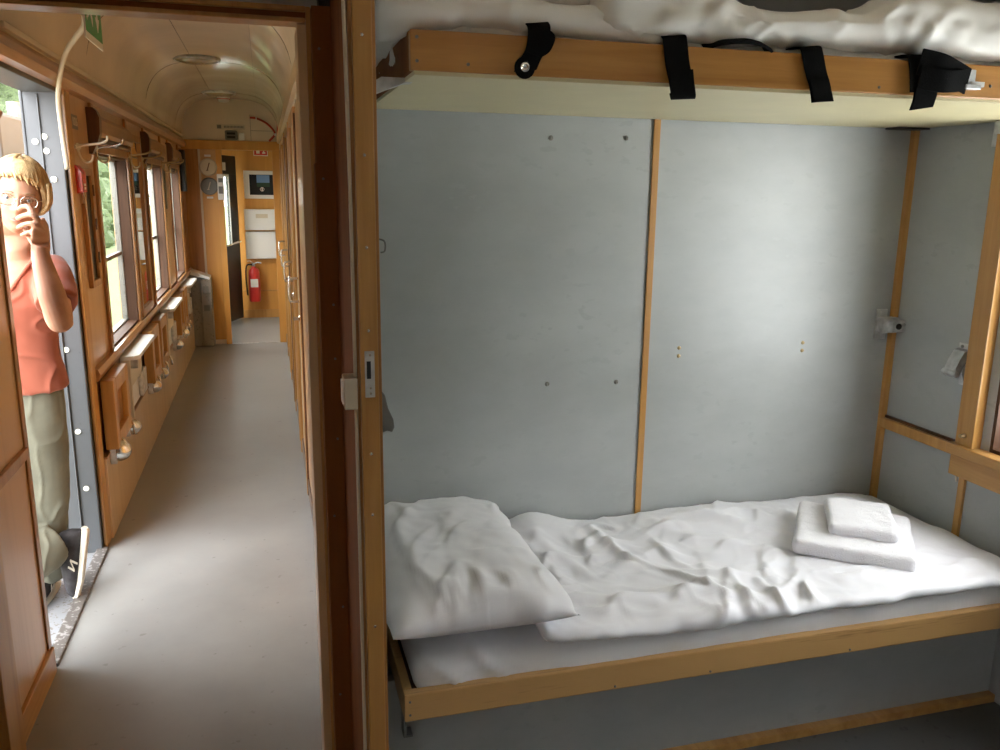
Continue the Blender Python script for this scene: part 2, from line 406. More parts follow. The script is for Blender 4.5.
struct(B().box(.158, .165, 1.665, 2.05, 0, 2.42, .002).ob('trim_30', M['brown']))
# ---- compartment door post
b = B().box(.164, .200, 1.60, 1.66, 0, 2.42, .003)
struct(b.ob('trim_15', M['oak']))
b = B().box(.157, .165, 1.612, 1.66, 0, 2.42, .002).box(.199, .2065, 1.606, 1.66, 0, 2.42, .002)
struct(b.ob('trim_16', M['mould']))
b = B()
for z in (1.87, 1.66, 1.49, 1.33, 1.08, .95, .70): screw(b, (.181, 1.60, z), '-y', .0035)
struct(b.ob('trim_17', M['chrome']))

# =================================================================== COMPARTMENT TRIM
b = B().box(1.200, 1.222, YP-.008, YP, 0.2, 1.86, .002)
b.box(XO-.022, XO, YP-.022, YP, 0.2, 1.86, .003)
struct(b.ob('trim_18', M['oak']))
b = B().box(XO-.022, XO, 2.15, 2.50, .752, .790, .003)
b.box(XO-.035, XO+.02, 2.065, 2.135, .79, 2.0, .003)
b.box(XO-.012, XO, 2.098, 2.122, .25, .69, .002)
struct(b.ob('trim_19', M['oak']))
b = B().box(XO-.05, XO+.03, .85, 2.155, .765, .80, .004).box(XO-.032, XO, .85, 2.15, .690, .763, .004)
struct(b.ob('trim_20', M['oak_y']))
b = B().box(XO-.008, XO-.002, 2.15, 2.505, .788, .800)
struct(b.ob('trim_21', M['dark']))
# compartment window
def window(idx, x0, x1, ya, yb, za, zb, sgn):
    """window set in a wall between x0..x1; sgn=-1 room is on +x side"""
    r = bpy.data.objects.new('window_%d' % idx, None); COL.objects.link(r); r['kind'] = 'structure'; r.location = ((x0+x1)/2, (ya+yb)/2, za)
    rev = .055 if sgn < 0 else .075; xin = x1 if sgn < 0 else x0; xg = xin+sgn*rev
    b = B(); t = .012
    b.box(min(xin, xg), max(xin, xg), ya, ya+t, za, zb).box(min(xin, xg), max(xin, xg), yb-t, yb, za, zb).box(min(xin, xg), max(xin, xg), ya, yb, zb-t, zb).box(min(xin, xg)-0, max(xin, xg), ya, yb, za, za+t)
    b.ob('frame', M['reveal'], r)
    xs0, xs1 = sorted((xg, xg+sgn*.03)); s = .022 if sgn < 0 else .045
    b = B().box(xs0, xs1, ya, ya+s, za, zb, .004).box(xs0, xs1, yb-s, yb, za, zb, .004).box(xs0, xs1, ya+s, yb-s, zb-s, zb, .004).box(xs0, xs1, ya+s, yb-s, za, za+s, .004)
    b.box(xs0+.004, xs1-.004, ya+s, yb-s, za+.42*(zb-za), za+.42*(zb-za)+.022, .003)
    b.ob('sash', M['bin'] if sgn < 0 else M['dark'], r)
    xm = (xs0+xs1)/2
    B().box(xm-.002, xm+.002, ya+s-.005, yb-s+.005, za+s-.005, zb-s+.005).ob('pane', M['glass'], r)
    return r
window(1, XO, XO+.14, .95, 2.03, .80, 1.85, 1)
window(2, -.862, XL, -1.3, -.6, .80, 1.75, -1)
for i, (a, c) in enumerate(WINS): window(3+i, -.862, XL, a, c, WZ[0], WZ[1], -1)

window(7, -.862, XL, 9.25, 10.35, .75, 1.9, -1)  # unseen window, added to let daylight brighten the vestibule
# =================================================================== LEFT WALL TRIM & FIXTURES
# window casings and vertical strips
b = B()
for a, c in WINS:
    b.box(XL, XL+.014, a-.055, a, .79, 1.97, .004).box(XL, XL+.014, c, c+.06, .79, 1.97, .004)
    b.box(XL, XL+.012, a, c, 1.75, 1.80, .004)
for y in (8.55, 8.70, 8.84): b.box(XL, XL+.014, y, y+.035, .79, 1.95, .003)
struct(b.ob('trim_22', M['mould']))
struct(B().prism([(XL, .745), (XL+.022, .75), (XL+.030, .775), (XL+.022, .80), (XL, .80)], 'y', DOOR[1]+.10, YE).ob('trim_23', M['mould_y']))
b = B(); ys = [3.935, 5.05, 6.0, 7.0, 8.0, YE]
for a, c in zip(ys, ys[1:]): b.box(XL, XL+.020, a+.002, c-.002, 0, .385, .003)
struct(b.ob('wall_left_dado', M['veneer_pale']))
struct(B().box(XL, XL+.004, 3.935, YE, .385, .745).ob('wall_left_recess', M['dark']))
struct(B().box(XL+.001, XL+.026, 3.93, YE, .385, .395, .002).ob('trim_24', M['mould_y']))

# recessed slot case between door and window 1
b = B().box(XL, XL+.018, 4.03, 4.06, 1.17, 1.66, .003).box(XL, XL+.018, 4.20, 4.23, 1.17, 1.66, .003).box(XL, XL+.018, 4.03, 4.23, 1.15, 1.18, .003).box(XL, XL+.018, 4.03, 4.23, 1.64, 1.67, .003)
t = thing('wall_case', 'narrow dark glazed wall case in brown frame below the first coat hooks', 'cabinet', (XL, 4.13, 1.15))
b.ob('frame', M['mould'], t); B().box(XL, XL+.006, 4.06, 4.20, 1.18, 1.64).ob('dark_panel', M['blackgl'], t)
b = B()
for z in (1.25, 1.4, 1.55): b.box(XL+.018, XL+.024, 4.2, 4.215, z, z+.05, .002)
b.ob('hinge', M['dark'], t)

# number plate
tag(B().box(XL, XL+.004, 3.97, 4.09, 1.83, 1.89, .001).ob('number_plate', M['grey'], loc=(XL, 4.03, 1.83)), 'small grey number plate on the wood above the red alarm handle', 'sign')
def text(s, size, mat, name, loc, R, parent, ext=.0008):
    c = bpy.data.curves.new(name, 'FONT'); c.body = s; c.size = size; c.extrude = ext; c.align_x = 'CENTER'; c.align_y = 'CENTER'
    o = bpy.data.objects.new(name, c); me = bpy.data.meshes.new_from_object(o); bpy.data.objects.remove(o)
    me.transform(R.to_4x4()); me.materials.append(mat); o = bpy.data.objects.new(name, me); COL.objects.link(o)
    o.parent = parent; o.location = Vector(loc)-world_of(parent); return o
def frameR(right, upv):
    right, upv = Vector(right), Vector(upv); n = right.cross(upv); return Matrix((right, upv, n)).transposed()
RX = frameR((0, 1, 0), (0, 0, 1))      # reads from +x side: right = +y
RY = frameR((1, 0, 0), (0, 0, 1))      # faces -y
text('1026', .05, M['cream_pl'], 'number', (XL+.0045, 4.03, 1.86), RX, bpy.data.objects['number_plate'])

# red alarm box
t = thing('alarm_box', 'red emergency handle box on the doorway wall below the white pipe', 'alarm', (XL, 3.97, 1.56))
B().prism([(XL, 1.56), (XL+.035, 1.57), (XL+.035, 1.65), (XL+.015, 1.68), (XL, 1.68)], 'y', 3.90, 3.99).ob('box', M['red'], t)
B().box(XL+.0355, XL+.037, 3.93, 3.965, 1.58, 1.59).box(XL+.0355, XL+.037, 3.93, 3.965, 1.595, 1.605).ob('marking', M['white'], t)
B().box(XL, XL+.018, 4.0, 4.03, 1.52, 1.63, .003).box(XL+.018, XL+.022, 4.005, 4.02, 1.50, 1.58, .001).ob('key_holder', M['chrome'], t)

# white grab pipe up to ceiling
pts = [(-.752, 3.73, 1.66), (-.750, 3.69, 1.80), (-.744, 3.65, 1.91), (-.72, 3.58, 1.975), (-.689, 3.50, 2.024), (-.645, 3.38, 2.060), (-.593, 3.25, 2.080), (-.532, 3.08, 2.095), (-.520, 3.03, 2.12)]
def smoothpts(p, n=5):
    p = [Vector(q) for q in p]; out = []
    for i in range(len(p)-1):
        a, b_, c, d = p[max(i-1, 0)], p[i], p[i+1], p[min(i+2, len(p)-1)]
        for k in range(n):
            t = k/n; out.append(.5*((2*b_)+(c-a)*t+(2*a-5*b_+4*c-d)*t*t+(-a+3*b_-3*c+d)*t**3))
    out.append(p[-1]); return out
tag(B().tube(smoothpts(pts), .009, 10).ob('conduit_pipe', M['cream_pl'], smooth=True, loc=(-.748, 3.74, 1.66)), 'cream conduit pipe curving from the doorway wall to the exit sign', 'pipe')

# exit sign (flat board seen at a slant)
t = thing('exit_sign', 'green and white exit sign hanging from the corridor ceiling', 'sign', (-.515, 3.15, 2.05))
B().box(-.519, -.515, 3.0, 3.30, 2.05, 2.235, .001).ob('panel', M['white'], t)
B().box(-.515, -.5135, 3.015, 3.29, 2.072, 2.228).ob('green_field', M['green'], t)
b = B()
b.prism([(3.21, 2.15), (3.19, 2.175), (3.20, 2.175), (3.20, 2.21), (3.22, 2.21), (3.22, 2.175), (3.23, 2.175)], 'x', -.5135, -.512)
b.prism([(3.21, 2.095), (3.18, 2.14), (3.20, 2.14), (3.20, 2.16), (3.22, 2.16), (3.22, 2.14), (3.24, 2.14)], 'x', -.5135, -.512)
# running figure
b.lathe([(.011, 0), (.011, .0015)], (-.5135, 3.085, 2.205), 'x', 12)
b.prism([(3.07, 2.192), (3.10, 2.188), (3.105, 2.15), (3.125, 2.125), (3.12, 2.10), (3.108, 2.12), (3.085, 2.145), (3.068, 2.125), (3.045, 2.115), (3.043, 2.125), (3.06, 2.137), (3.068, 2.165)], 'x', -.5135, -.512)
b.prism([(3.10, 2.186), (3.13, 2.165), (3.128, 2.157), (3.10, 2.172)], 'x', -.5135, -.512)
b.ob('pictogram', M['white'], t)
B().box(-.5185, -.5155, 3.03, 3.04, 2.235, 2.42).box(-.5185, -.5155, 3.26, 3.27, 2.235, 2.42).ob('hanger', M['white'], t)

# pelmets with rounded dark brackets
def pelmet(a, c, label):
    t = thing('window_pelmet', label, 'pelmet', (XL, (a+c)/2, 1.80), 'wooden pelmets over the corridor windows')
    B().prism([(XL, 1.82), (XL+.035, 1.82), (XL+.042, 1.84), (XL+.035, 1.90), (XL, 1.93)], 'y', a+.02, c+.06).ob('board', M['mould_y'], t)
    for y in (a-.055,):
        pr = [(XL, 1.74), (XL+.014, 1.74), (XL+.040, 1.79), (XL+.052, 1.83), (XL+.055, 1.90), (XL+.045, 1.93), (XL+.03, 1.945), (XL, 1.945)]
        B().prism(pr, 'y', y, y+.06).ob('bracket', M['dark'], t)
    B().tube([(XL+.022, a+.02, 1.80), (XL+.022, c, 1.80)], .014, 10).ob('blind_roll', M['dark'], t, smooth='auto')
for (a, c), l in zip(WINS, ('nearest wooden pelmet with dark end bracket, over first window after doorway', 'middle wooden pelmet with dark bracket, right after the framed mirror', 'farthest wooden pelmet with dark bracket, over last corridor window')): pelmet(a-.06, c, l)

# coat hooks
def coat_hook(y, z, label, mat):
    t = thing('coat_hook', label, 'hook', (XL, y, z), 'double coat hooks along the window wall')
    x = XL+.016
    B().tube([(x-.004, y-.05, z+.0), (x-.004, y+.05, z+.0)], .008, 8).lathe([(.016, 0), (.016, .006), (.008, .01)], (XL+.013, y, z), 'x', 14).ob('plate', mat, t, smooth='auto')
    for s in (-1,):
        B().tube(smoothpts([(x, y, z+.005), (x+.05, y, z+.012), (x+.09, y+.0, z+.018), (x+.115, y, z+.03), (x+.118, y, z+.048)]), .0052, 8).ob('upper_arm', mat, t, smooth=True)
        B().tube(smoothpts([(x, y, z-.01), (x+.01, y, z-.045), (x+.03, y, z-.062), (x+.05, y, z-.055), (x+.056, y, z-.03)]), .005, 8).ob('lower_hook', mat, t, smooth=True)
hk = [(3.98, 1.755, 'nearest pale coat hook, directly above the red alarm box', 'cream_pl'), (4.38, 1.765, 'second coat hook, in front of the first corridor window', 'chrome'),
      (5.42, 1.765, 'third coat hook, between first window and mirror', 'brass'), (5.95, 1.765, 'fourth coat hook, just after the mirror', 'brass'), (7.1, 1.765, 'coat hook beside the second window far edge', 'brass'), (7.5, 1.765, 'coat hook just before the last window', 'brass')]
for y, z, l, mm in hk: coat_hook(y, z, l, M[mm])

# mirror panel
t = thing('wall_mirror', 'tall framed wall mirror between the first two corridor windows', 'mirror', (XL, 5.68, .82))
b = B()
for q in ((5.44, 5.485, .81, 1.90), (5.875, 5.92, .81, 1.90)): b.box(XL, XL+.02, *q, .004)
b.box(XL, XL+.02, 5.485, 5.875, .81, .86, .004).box(XL, XL+.02, 5.485, 5.875, 1.86, 1.90, .004); b.ob('frame', M['mould'], t)
B().box(XL, XL+.008, 5.48, 5.88, .85, 1.87).ob('glass', M['mirror'], t)
# plain veneer panel between window 2 and 3, small slot plate
struct(B().box(XL, XL+.008, 7.13, 7.55, .81, 1.93, .002).ob('wall_left_veneer', M['veneer_pale']))
tag(B().box(XL+.008, XL+.016, 7.17, 7.24, 1.42, 1.78, .002).ob('notice_strip', M['grey'], loc=(XL, 7.2, 1.42)), 'narrow grey notice strip on the panel between second and third window', 'sign')
tag(B().box(XL+.014, XL+.06, 8.48, 8.62, 1.55, 1.93, .006).ob('wall_box', M['black'], loc=(XL, 8.5, 1.55)), 'tall black box high on window wall near the corridor end', 'box')

# folding tables, folding seats, chrome domes
def table(a, c, label):
    t = thing('folding_table', label, 'table', (XL, (a+c)/2, .38), 'folded wall tables below the corridor windows')
    B().prism([(XL+.01, a), (XL+.075, a), (XL+.10, a+.03), (XL+.10, c-.03), (XL+.075, c), (XL+.01, c)], 'z', .715, .737).ob('lid', M['white'], t)
    B().box(XL+.004, XL+.05, a+.03, a+.06, .40, .714, .003).box(XL+.004, XL+.04, a+.06, c-.2, .55, .70, .004).ob('bracket', M['cream_pl'], t)
    B().box(XL+.004, XL+.022, a+.06, c-.06, .41, .70, .003).ob('back_panel', M['white'], t)
    B().box(XL+.05, XL+.085, a+.06, a+.09, .66, .714, .003).box(XL+.022, XL+.045, c-.25, c-.06, .42, .56, .008).ob('hinge_block', M['steel'], t)
for a, c, l in ((4.56, 5.25, 'nearest white-lidded folding table under the first corridor window'), (6.32, 7.02, 'middle white-lidded folding table under the second corridor window'), (7.85, 8.5, 'farthest white-lidded folding table under the last corridor window')): table(a, c, l)
def seat(a, c, label):
    t = thing('folding_bench', label, 'bench', (XL, (a+c)/2, .40), 'tip-up wall seats along the corridor')
    x0, x1 = XL+.012, XL+.068; bw = .07
    b = B().box(x0, x1, a, a+bw, .41, .735, .006).box(x0, x1, c-bw, c, .41, .735, .006).box(x0, x1, a+bw, c-bw, .41, .48, .004).box(x0, x1, a+bw, c-bw, .665, .735, .004)
    b.ob('frame', M['oak'], t)
    B().box(x0, x0+.03, a+bw, c-bw, .48, .665).ob('recessed_panel', M['mould'], t)
    for y in (a+.09, c-.02):
        B().tube([(x1-.002, y, .44), (x1+.012, y, .42), (x1+.014, y, .37)], .008, 8).ob('hinge_arm', M['chrome'], t, smooth=True)
for a, c, l in ((3.99, 4.40, 'nearest wooden tip-up seat, right beside the doorway'), (5.36, 5.70, 'second wooden tip-up seat, after the nearest table'), (5.80, 6.15, 'third wooden tip-up seat, before the middle table'), (7.12, 7.42, 'fourth wooden tip-up seat, after the middle table'), (7.50, 7.78, 'fifth wooden tip-up seat, before the farthest table')): seat(a, c, l)
def dome(y, label, r=.045):
    t = thing('ashtray', label, 'ashtray', (XL, y, .36), 'chrome ashtrays along the lower wall')
    z = .385
    pr = [(r*math.sin(math.pi/2*(1-k/8)), r*1.15*math.sin(math.pi/2*k/8)) for k in range(9)]
    B().lathe([(r, -.001)]+pr, (XL+.05, y, z), 'x', 20).ob('cup', M['chrome'], t, smooth='auto')
    B().box(XL+.021, XL+.05, y-r*.9, y+r*.9, z-r, z+r, .004).ob('base_plate', M['steel'], t)
for y, l in ((4.06, 'nearest chrome dome ashtray, low beside the doorway'), (4.47, 'second chrome dome ashtray, below the nearest seat far edge'), (5.40, 'third chrome dome ashtray, below the second seat'), (5.78, 'fourth chrome dome ashtray, below the gap between second and third seat'), (6.85, 'fifth chrome dome ashtray, under the middle table'), (7.4, 'sixth chrome dome ashtray, farthest in the row')): dome(y, l, .052 if y < 4.3 else .042)

# =================================================================== RIGHT CORRIDOR WALL DOORS
dn = 2
for i, (a, c) in enumerate(((2.9, 3.55), (4.35, 5.0), (5.35, 6.0), (6.4, 7.05), (7.45, 8.1))):
    r = bpy.data.objects.new('door_%d' % dn, None); COL.objects.link(r); r['kind'] = 'structure'; r.location = (XR, (a+c)/2, 0); dn += 1
    B().box(XR-.012, XR, a, c, .03, 1.93, .003).ob('leaf', M['veneer_pale'] if i % 2 else M['orange'], r)
    B().box(XR-.010, XR, c, c+.05, .0, 1.95).ob('gap', M['dark'], r)  # solid strip, dark colour stands in for shade in the gap
    b = B().box(XR-.026, XR, a-.05, a, 0, 1.98, .003).box(XR-.026, XR, c+.05, c+.09, 0, 1.98, .003).box(XR-.026, XR, a, c+.05, 1.93, 1.98, .003)
    b.ob('casing', M['oak'], r)
    if i in (1, 3): B().box(XR-.024, XR-.001, a-.062, a-.051, 0, 1.95).ob('gap_shade', M['dark'], r)  # dark strip painted in for the shaded gap beside the casing
    if i:
        y = a+.08
        for z in (1.08,):
            h = B().tube(smoothpts([(XR-.012, y, z-.06), (XR-.06, y, z-.058), (XR-.072, y, z-.045), (XR-.072, y, z+.045), (XR-.06, y, z+.058), (XR-.012, y, z+.06)], 4), .007, 8).ob('handle', M['chrome'], r, smooth=True)
        B().lathe([(.018, 0), (.018, .012), (.01, .02), (.01, .045), (0, .047)], (XR-.012, y, .93), '-x', 14).ob('lock_knob', M['chrome'], r, smooth='auto')
b = B()
for a, c in ((3.65, 4.29), (5.10, 5.29), (6.1, 6.34), (7.15, 7.39), (8.2, 8.9)): b.box(XR-.014, XR, a, c, .10, 1.97, .003)
struct(b.ob('wall_right_panels', M['veneer']))
struct(B().box(XR-.02, XR, 2.6, YE, 0, .09, .003).ob('baseboard_right', M['dark']))

# =================================================================== CORRIDOR CEILING ITEMS
def ceil_lamp(x, y, z, r, label):
    t = thing('ceiling_lamp', label, 'lamp', (x, y, z))
    B().lathe([(r, 0), (r, -.012), (r*.93, -.022), (r*.88, -.022), (r*.88, -.005)], (x, y, z), 'z', 40).ob('rim', M['steel'], t, smooth='auto')
    B().lathe([(r*.87, -.008), (r*.87, -.02), (r*.6, -.034), (0, -.04)], (x, y, z), 'z', 40).ob('diffuser', M['diffuser'], t, smooth='auto')
ceil_lamp(-.40, 6.2, 2.437, .155, 'large round flat ceiling lamp with amber diffuser nearer the camera')
ceil_lamp(-.36, 8.3, 2.437, .15, 'smaller round ceiling lamp near the far end arch')
t = thing('smoke_detector', 'round white smoke detector on the ceiling by the far arch', 'smoke detector', (-.34, 8.72, 2.44))
B().lathe([(.06, 0), (.06, -.02), (.045, -.05), (.02, -.055), (0, -.055)], (-.34, 8.72, 2.44), 'z', 20).ob('body', M['white'], t, smooth='auto')
B().lathe([(.062, -.022), (.062, -.028)], (-.34, 8.72, 2.44), 'z', 20).ob('ring', M['redcable'], t)

# =================================================================== FAR END WALL (y = 8.95)
b = B().box(XL, -.45, YE, YE+.05, 0, 1.97).box(XL, XR, YE, YE+.04, 1.97, 2.5)
struct(b.ob('wall_far', M['ceil']))
b = B().box(XL, .18, YE-.03, YE+.05, 1.955, 2.045, .005)
b.box(.085, XR, YE-.02, YE+.06, 0, 1.955, .004).box(-.455, -.40, YE-.02, YE+.05, 0, 1.955, .004)
struct(b.ob('trim_25', M['orange']))
b = B().box(XL, -.61, YE-.012, YE, 0, 1.955, .002); struct(b.ob('wall_far_strip', M['mould']))
b = B().box(-.61, -.455, YE-.010, YE, .05, 1.60, .002); struct(b.ob('wall_far_panel', M['orange']))
b = B().box(-.61, -.455, YE-.010, YE, 1.60, 1.955, .002); struct(b.ob('wall_far_board', M['veneer']))
struct(B().box(-.62, -.60, YE-.02, YE, 0, 1.955, .002).ob('trim_26', M['cream_pl']))
for z, l, mm in ((1.785, 'upper round pale dial on the far end wall', 'cream_pl'), (1.60, 'lower round dark dial on the far end wall', 'grey')):
    t = thing('wall_dial', l, 'dial', (-.53, YE-.01, z-.08))
    B().lathe([(.085, 0), (.085, .012), (.075, .02), (0, .018)], (-.53, YE-.01, z), '-y', 28).ob('disc', M[mm], t, smooth='auto')
    B().box(-.535, -.525, YE-.036, YE-.028, z-.03, z+.045, .002, ((-.53, YE-.03, z), .3, 'Y')).box(-.55, -.53, YE-.036, YE-.028, z-.035, z-.027).ob('pointer', M['dark' if mm != 'grey' else 'cream_pl'], t)
for z, l in ((1.885, 'small white label strip above the upper dial'), (1.48, 'small white label strip below the lower dial')):
    tag(B().box(-.56, -.50, YE-.016, YE-.01, z, z+.02).ob('dial_label', M['white'], loc=(-.53, YE-.01, z)), l, 'label')
t = thing('wall_dispenser', 'white narrow box fixed to the jamb beside the far opening', 'box', (-.40, YE-.02, 1.47))
B().box(-.452, -.388, YE-.07, YE-.02, 1.47, 1.72, .008).ob('body', M['white'], t)
B().box(-.44, -.40, YE-.073, YE-.07, 1.53, 1.60).box(-.44, -.40, YE-.073, YE-.07, 1.64, 1.68).ob('window_slot', M['grey'], t)
# things above the header
t = thing('sign_plate', 'long narrow sign plate above the far opening', 'sign', (-.3, YE, 2.15))
B().box(-.43, -.16, YE-.008, YE-.001, 2.15, 2.20, .001).ob('plate', M['cream_pl'], t)
B().box(-.425, -.385, YE-.0095, YE-.008, 2.158, 2.192).ob('symbol', M['grey'], t)
b = B()
for k in range(14): b.box(-.36+k*.0135, -.351+k*.0135, YE-.0095, YE-.008, 2.165, 2.186)
b.ob('lettering', M['grey'], t)
t = thing('sensor_unit', 'square grey sensor box above the far opening', 'sensor', (-.295, YE, 2.045))
B().box(-.355, -.235, YE-.04, YE-.001, 2.048, 2.142, .015).ob('body', M['grey'], t)
B().box(-.335, -.255, YE-.044, YE-.04, 2.10, 2.122, .003).box(-.335, -.255, YE-.044, YE-.04, 2.065, 2.087, .003).ob('slot', M['black'], t)
tag(B().box(-.225, -.17, YE-.03, YE-.001, 2.05, 2.12, .004).ob('junction_box', M['white'], loc=(-.2, YE, 2.05)), 'small white junction box right of the grey sensor box', 'box')
pts = smoothpts([(-.11, YE-.012, 2.27), (-.04, YE-.012, 2.262), (.04, YE-.012, 2.225), (.10, YE-.012, 2.17), (.125, YE-.012, 2.12), (.10, YE-.012, 2.085), (.065, YE-.012, 2.05)])
t = thing('red_cable', 'curved red cable beside the panel above the far opening', 'cable', (0, YE, 2.05))
B().tube(pts, .010, 8).ob('hose', M['redcable'], t, smooth=True)
B().box(-.055, -.045, YE-.026, YE, 2.25, 2.275).box(.118, .138, YE-.026, YE, 2.10, 2.125).ob('clip', M['white'], t)
struct(B().box(-.11, -.107, YE-.004, YE, 2.05, 2.30).box(-.11, .12, YE-.004, YE, 2.145, 2.148).ob('trim_27', M['line']))
tag(B().tube([(.145, YE-.1, 2.08), (.15, YE-.1, 2.24)], .006, 6).ob('cable_drop', M['redcable'], loc=(.145, YE-.1, 2.08)), 'short dark red vertical cable by the right cornice', 'cable')

# litter bin
t = thing('litter_bin', 'tall grey metal litter bin with pale lid at the corridor end', 'bin', (-.61, 8.84, 0))
B().box(-.665, -.56, 8.74, 8.92, .02, .70, .01).ob('body', M['bin'], t)
B().prism([(-.755, .75), (-.57, .695), (-.565, .72), (-.75, .79)], 'y', 8.70, 8.93).ob('lid', M['white'], t)
B().box(-.755, -.66, 8.76, 8.92, .02, .74, .006).ob('side_duct', M['bin'], t)
B().box(-.64, -.585, 8.735, 8.741, .55, .63, .003).box(-.64, -.585, 8.735, 8.741, .38, .44, .003).ob('slot', M['grey'], t)

# =================================================================== VESTIBULE
b = B().box(-.36, .4, YV, YV+.05, 0, 2.6).box(-.77, -.36, YV+.05, YV+.1, 1.95, 2.6)
struct(b.ob('wall_vestibule', M['orange']))
struct(B().box(-.37, -.335, YV-.02, YV, 0, 1.97, .003).box(-.36, .17, YV-.012, YV, 0, .10, .003).box(-.36, .17, YV-.012, YV, .97-.64, .345, .002).ob('trim_28', M['oak']))
struct(B().box(-.77, -.70, YV+.05, YV+.1, 0, 1.95).box(-.77, -.36, YV+.05, YV+.1, 0, .85).ob('wall_gangway', M['dark']))
r = bpy.data.objects.new('window_6', None); COL.objects.link(r); r['kind'] = 'structure'; r.location = (-.53, YV+.07, .85)
B().box(-.70, -.67, YV+.05, YV+.09, .85, 1.75, .004).box(-.40, -.36, YV+.05, YV+.09, .85, 1.75, .004).box(-.67, -.40, YV+.05, YV+.09, 1.71, 1.95, .004).ob('frame', M['white'], r)
B().box(-.67, -.40, YV+.068, YV+.072, .85, 1.71).ob('pane', M['glass'], r)
struct(B().box(-.95, .4, 11.35, 11.4, -.06, .02).ob('floor_gangway', M['grey']))
t = thing('vestibule_door', 'black vestibule door with a window, standing open beside the extinguisher', 'door', (-.33, 10.6, 0))
hx, hy = -.335, 10.62; ang = math.atan2(10.14-hy, -.515-hx); DR = Matrix.Rotation(ang, 4, 'Z')
def dleaf(name, mat, *boxes):
    b = B()
    for q in boxes: b.box(*q, .003)
    b.bm.transform(Matrix.Translation((hx, hy, 0)) @ DR); return b.ob(name, mat, t)
dleaf('leaf', M['blackgl'], (0, .51, -.015, .015, .03, .93), (0, .51, -.015, .015, 1.74, 1.95), (0, .24, -.015, .015, .93, 1.74), (.47, .51, -.015, .015, .93, 1.74))
dleaf('window_frame', M['white'], (.225, .24, -.02, .02, .93, 1.74), (.24, .47, -.02, .02, 1.72, 1.74))
dleaf('pane', M['glass'], (.235, .475, -.003, .003, .93, 1.74))
dleaf('sticker', M['white'], (.30, .42, .015, .018, 1.78, 1.87), (.30, .42, -.018, -.015, 1.78, 1.87))
b = B().tube(smoothpts([(.46, .015, .93), (.46, .07, .935), (.25, .07, .955), (.10, .07, .96), (.10, .015, .96)], 3), .012, 8); b.bm.transform(Matrix.Translation((hx, hy, 0)) @ DR); b.ob('handle', M['chrome'], t, smooth=True)
# info screen
t = thing('information_screen', 'white wall panel with dark information screen in the vestibule', 'screen', (-.08, YV, 1.46))
B().box(-.24, .12, YV-.035, YV-.001, 1.46, 1.79, .006).ob('housing', M['white'], t)
B().box(-.175, .12, YV-.038, YV-.034, 1.505, 1.745, .001).ob('screen', M['screen'], t)
B().box(-.09, .06, YV-.040, YV-.038, 1.65, 1.74).ob('picture', M['screenblue'], t)
B().box(-.09, .06, YV-.040, YV-.038, 1.60, 1.65).ob('picture_band', M['screengrn'], t)
B().tube([(-.03+.022*math.cos(a*.5236), YV-.041, 1.572+.022*math.sin(a*.5236)) for a in range(12)], .003, 6, closed=True).box(-.036, -.024, YV-.042, YV-.040, 1.55, 1.59).ob('dial_symbol', M['white'], t)
# white cabinets
for z0, z1, l in ((1.085, 1.335, 'upper white wall cabinet below the information screen'), (.74, 1.065, 'lower white wall cabinet above the fire extinguisher')):
    t = thing('wall_cabinet', l, 'cabinet', (-.1, YV, z0))
    B().box(-.255, .12, YV-.10, YV-.001, z0, z1, .006).ob('body', M['white'], t)
    B().box(-.245, .115, YV-.104, YV-.10, z0+.01, z1-.01, .002).ob('door', M['white'], t)
    if z0 > 1: B().box(-.12, .02, YV-.106, YV-.104, 1.23, 1.28).ob('label_sticker', M['cream_pl'], t)
    else: B().lathe([(.008, 0), (.008, .01)], (-.225, YV-.104, 1.05), '-y', 10).ob('lock', M['steel'], t)
# extinguisher
ex, ey = -.175, YV-.11
t = thing('fire_extinguisher', 'red fire extinguisher hung on the vestibule wall', 'fire extinguisher', (ex, ey, .22))
B().lathe([(.0, 0), (.06, 0), (.068, .015), (.068, .34), (.06, .385), (.03, .415), (.022, .43), (0, .43)], (ex, ey, .22), 'z', 28).ob('cylinder', M['red'], t, smooth='auto')
B().lathe([(.018, 0), (.018, .04), (0, .04)], (ex, ey, .65), 'z', 12).tube([(ex, ey, .68), (ex+.05, ey-.02, .70), (ex+.09, ey-.03, .69)], .007, 8).tube([(ex, ey, .68), (ex-.04, ey-.02, .72), (ex-.07, ey-.03, .715)], .006, 8).ob('valve', M['steel'], t, smooth='auto')
B().tube(smoothpts([(ex-.01, ey, .67), (ex-.08, ey-.02, .66), (ex-.095, ey-.03, .52), (ex-.085, ey-.03, .30)]), .009, 8).ob('hose', M['black'], t, smooth=True)
B().box(ex-.045, ex+.045, ey-.0705, ey-.058, .40, .50, .002).ob('label', M['white'], t)
B().box(ex-.02, ex+.02, ey+.066, YV, .45, .60).ob('bracket', M['steel'], t)
# red equipment sign
t = thing('equipment_sign', 'red sign with two white pictograms at the far opening top', 'sign', (-.03, 9.6, 1.93))
B().box(-.10, .05, 9.6, 9.604, 1.925, 2.03, .001).ob('border', M['white'], t)
B().box(-.092, .042, 9.597, 9.6, 1.935, 2.025).ob('field', M['red'], t)
b = B().box(-.07, -.035, 9.595, 9.597, 1.95, 2.01).lathe([(.016, 0), (.016, .002)], (.008, 9.597, 1.992), '-y', 12).box(-.008, .024, 9.595, 9.597, 1.95, 1.965).box(.002, .012, 9.595, 9.597, 1.95, 1.99)
b.ob('pictogram', M['white'], t)
B().box(-.025, -.021, 9.6, 9.604, 2.03, 2.45).ob('hanger', M['white'], t)

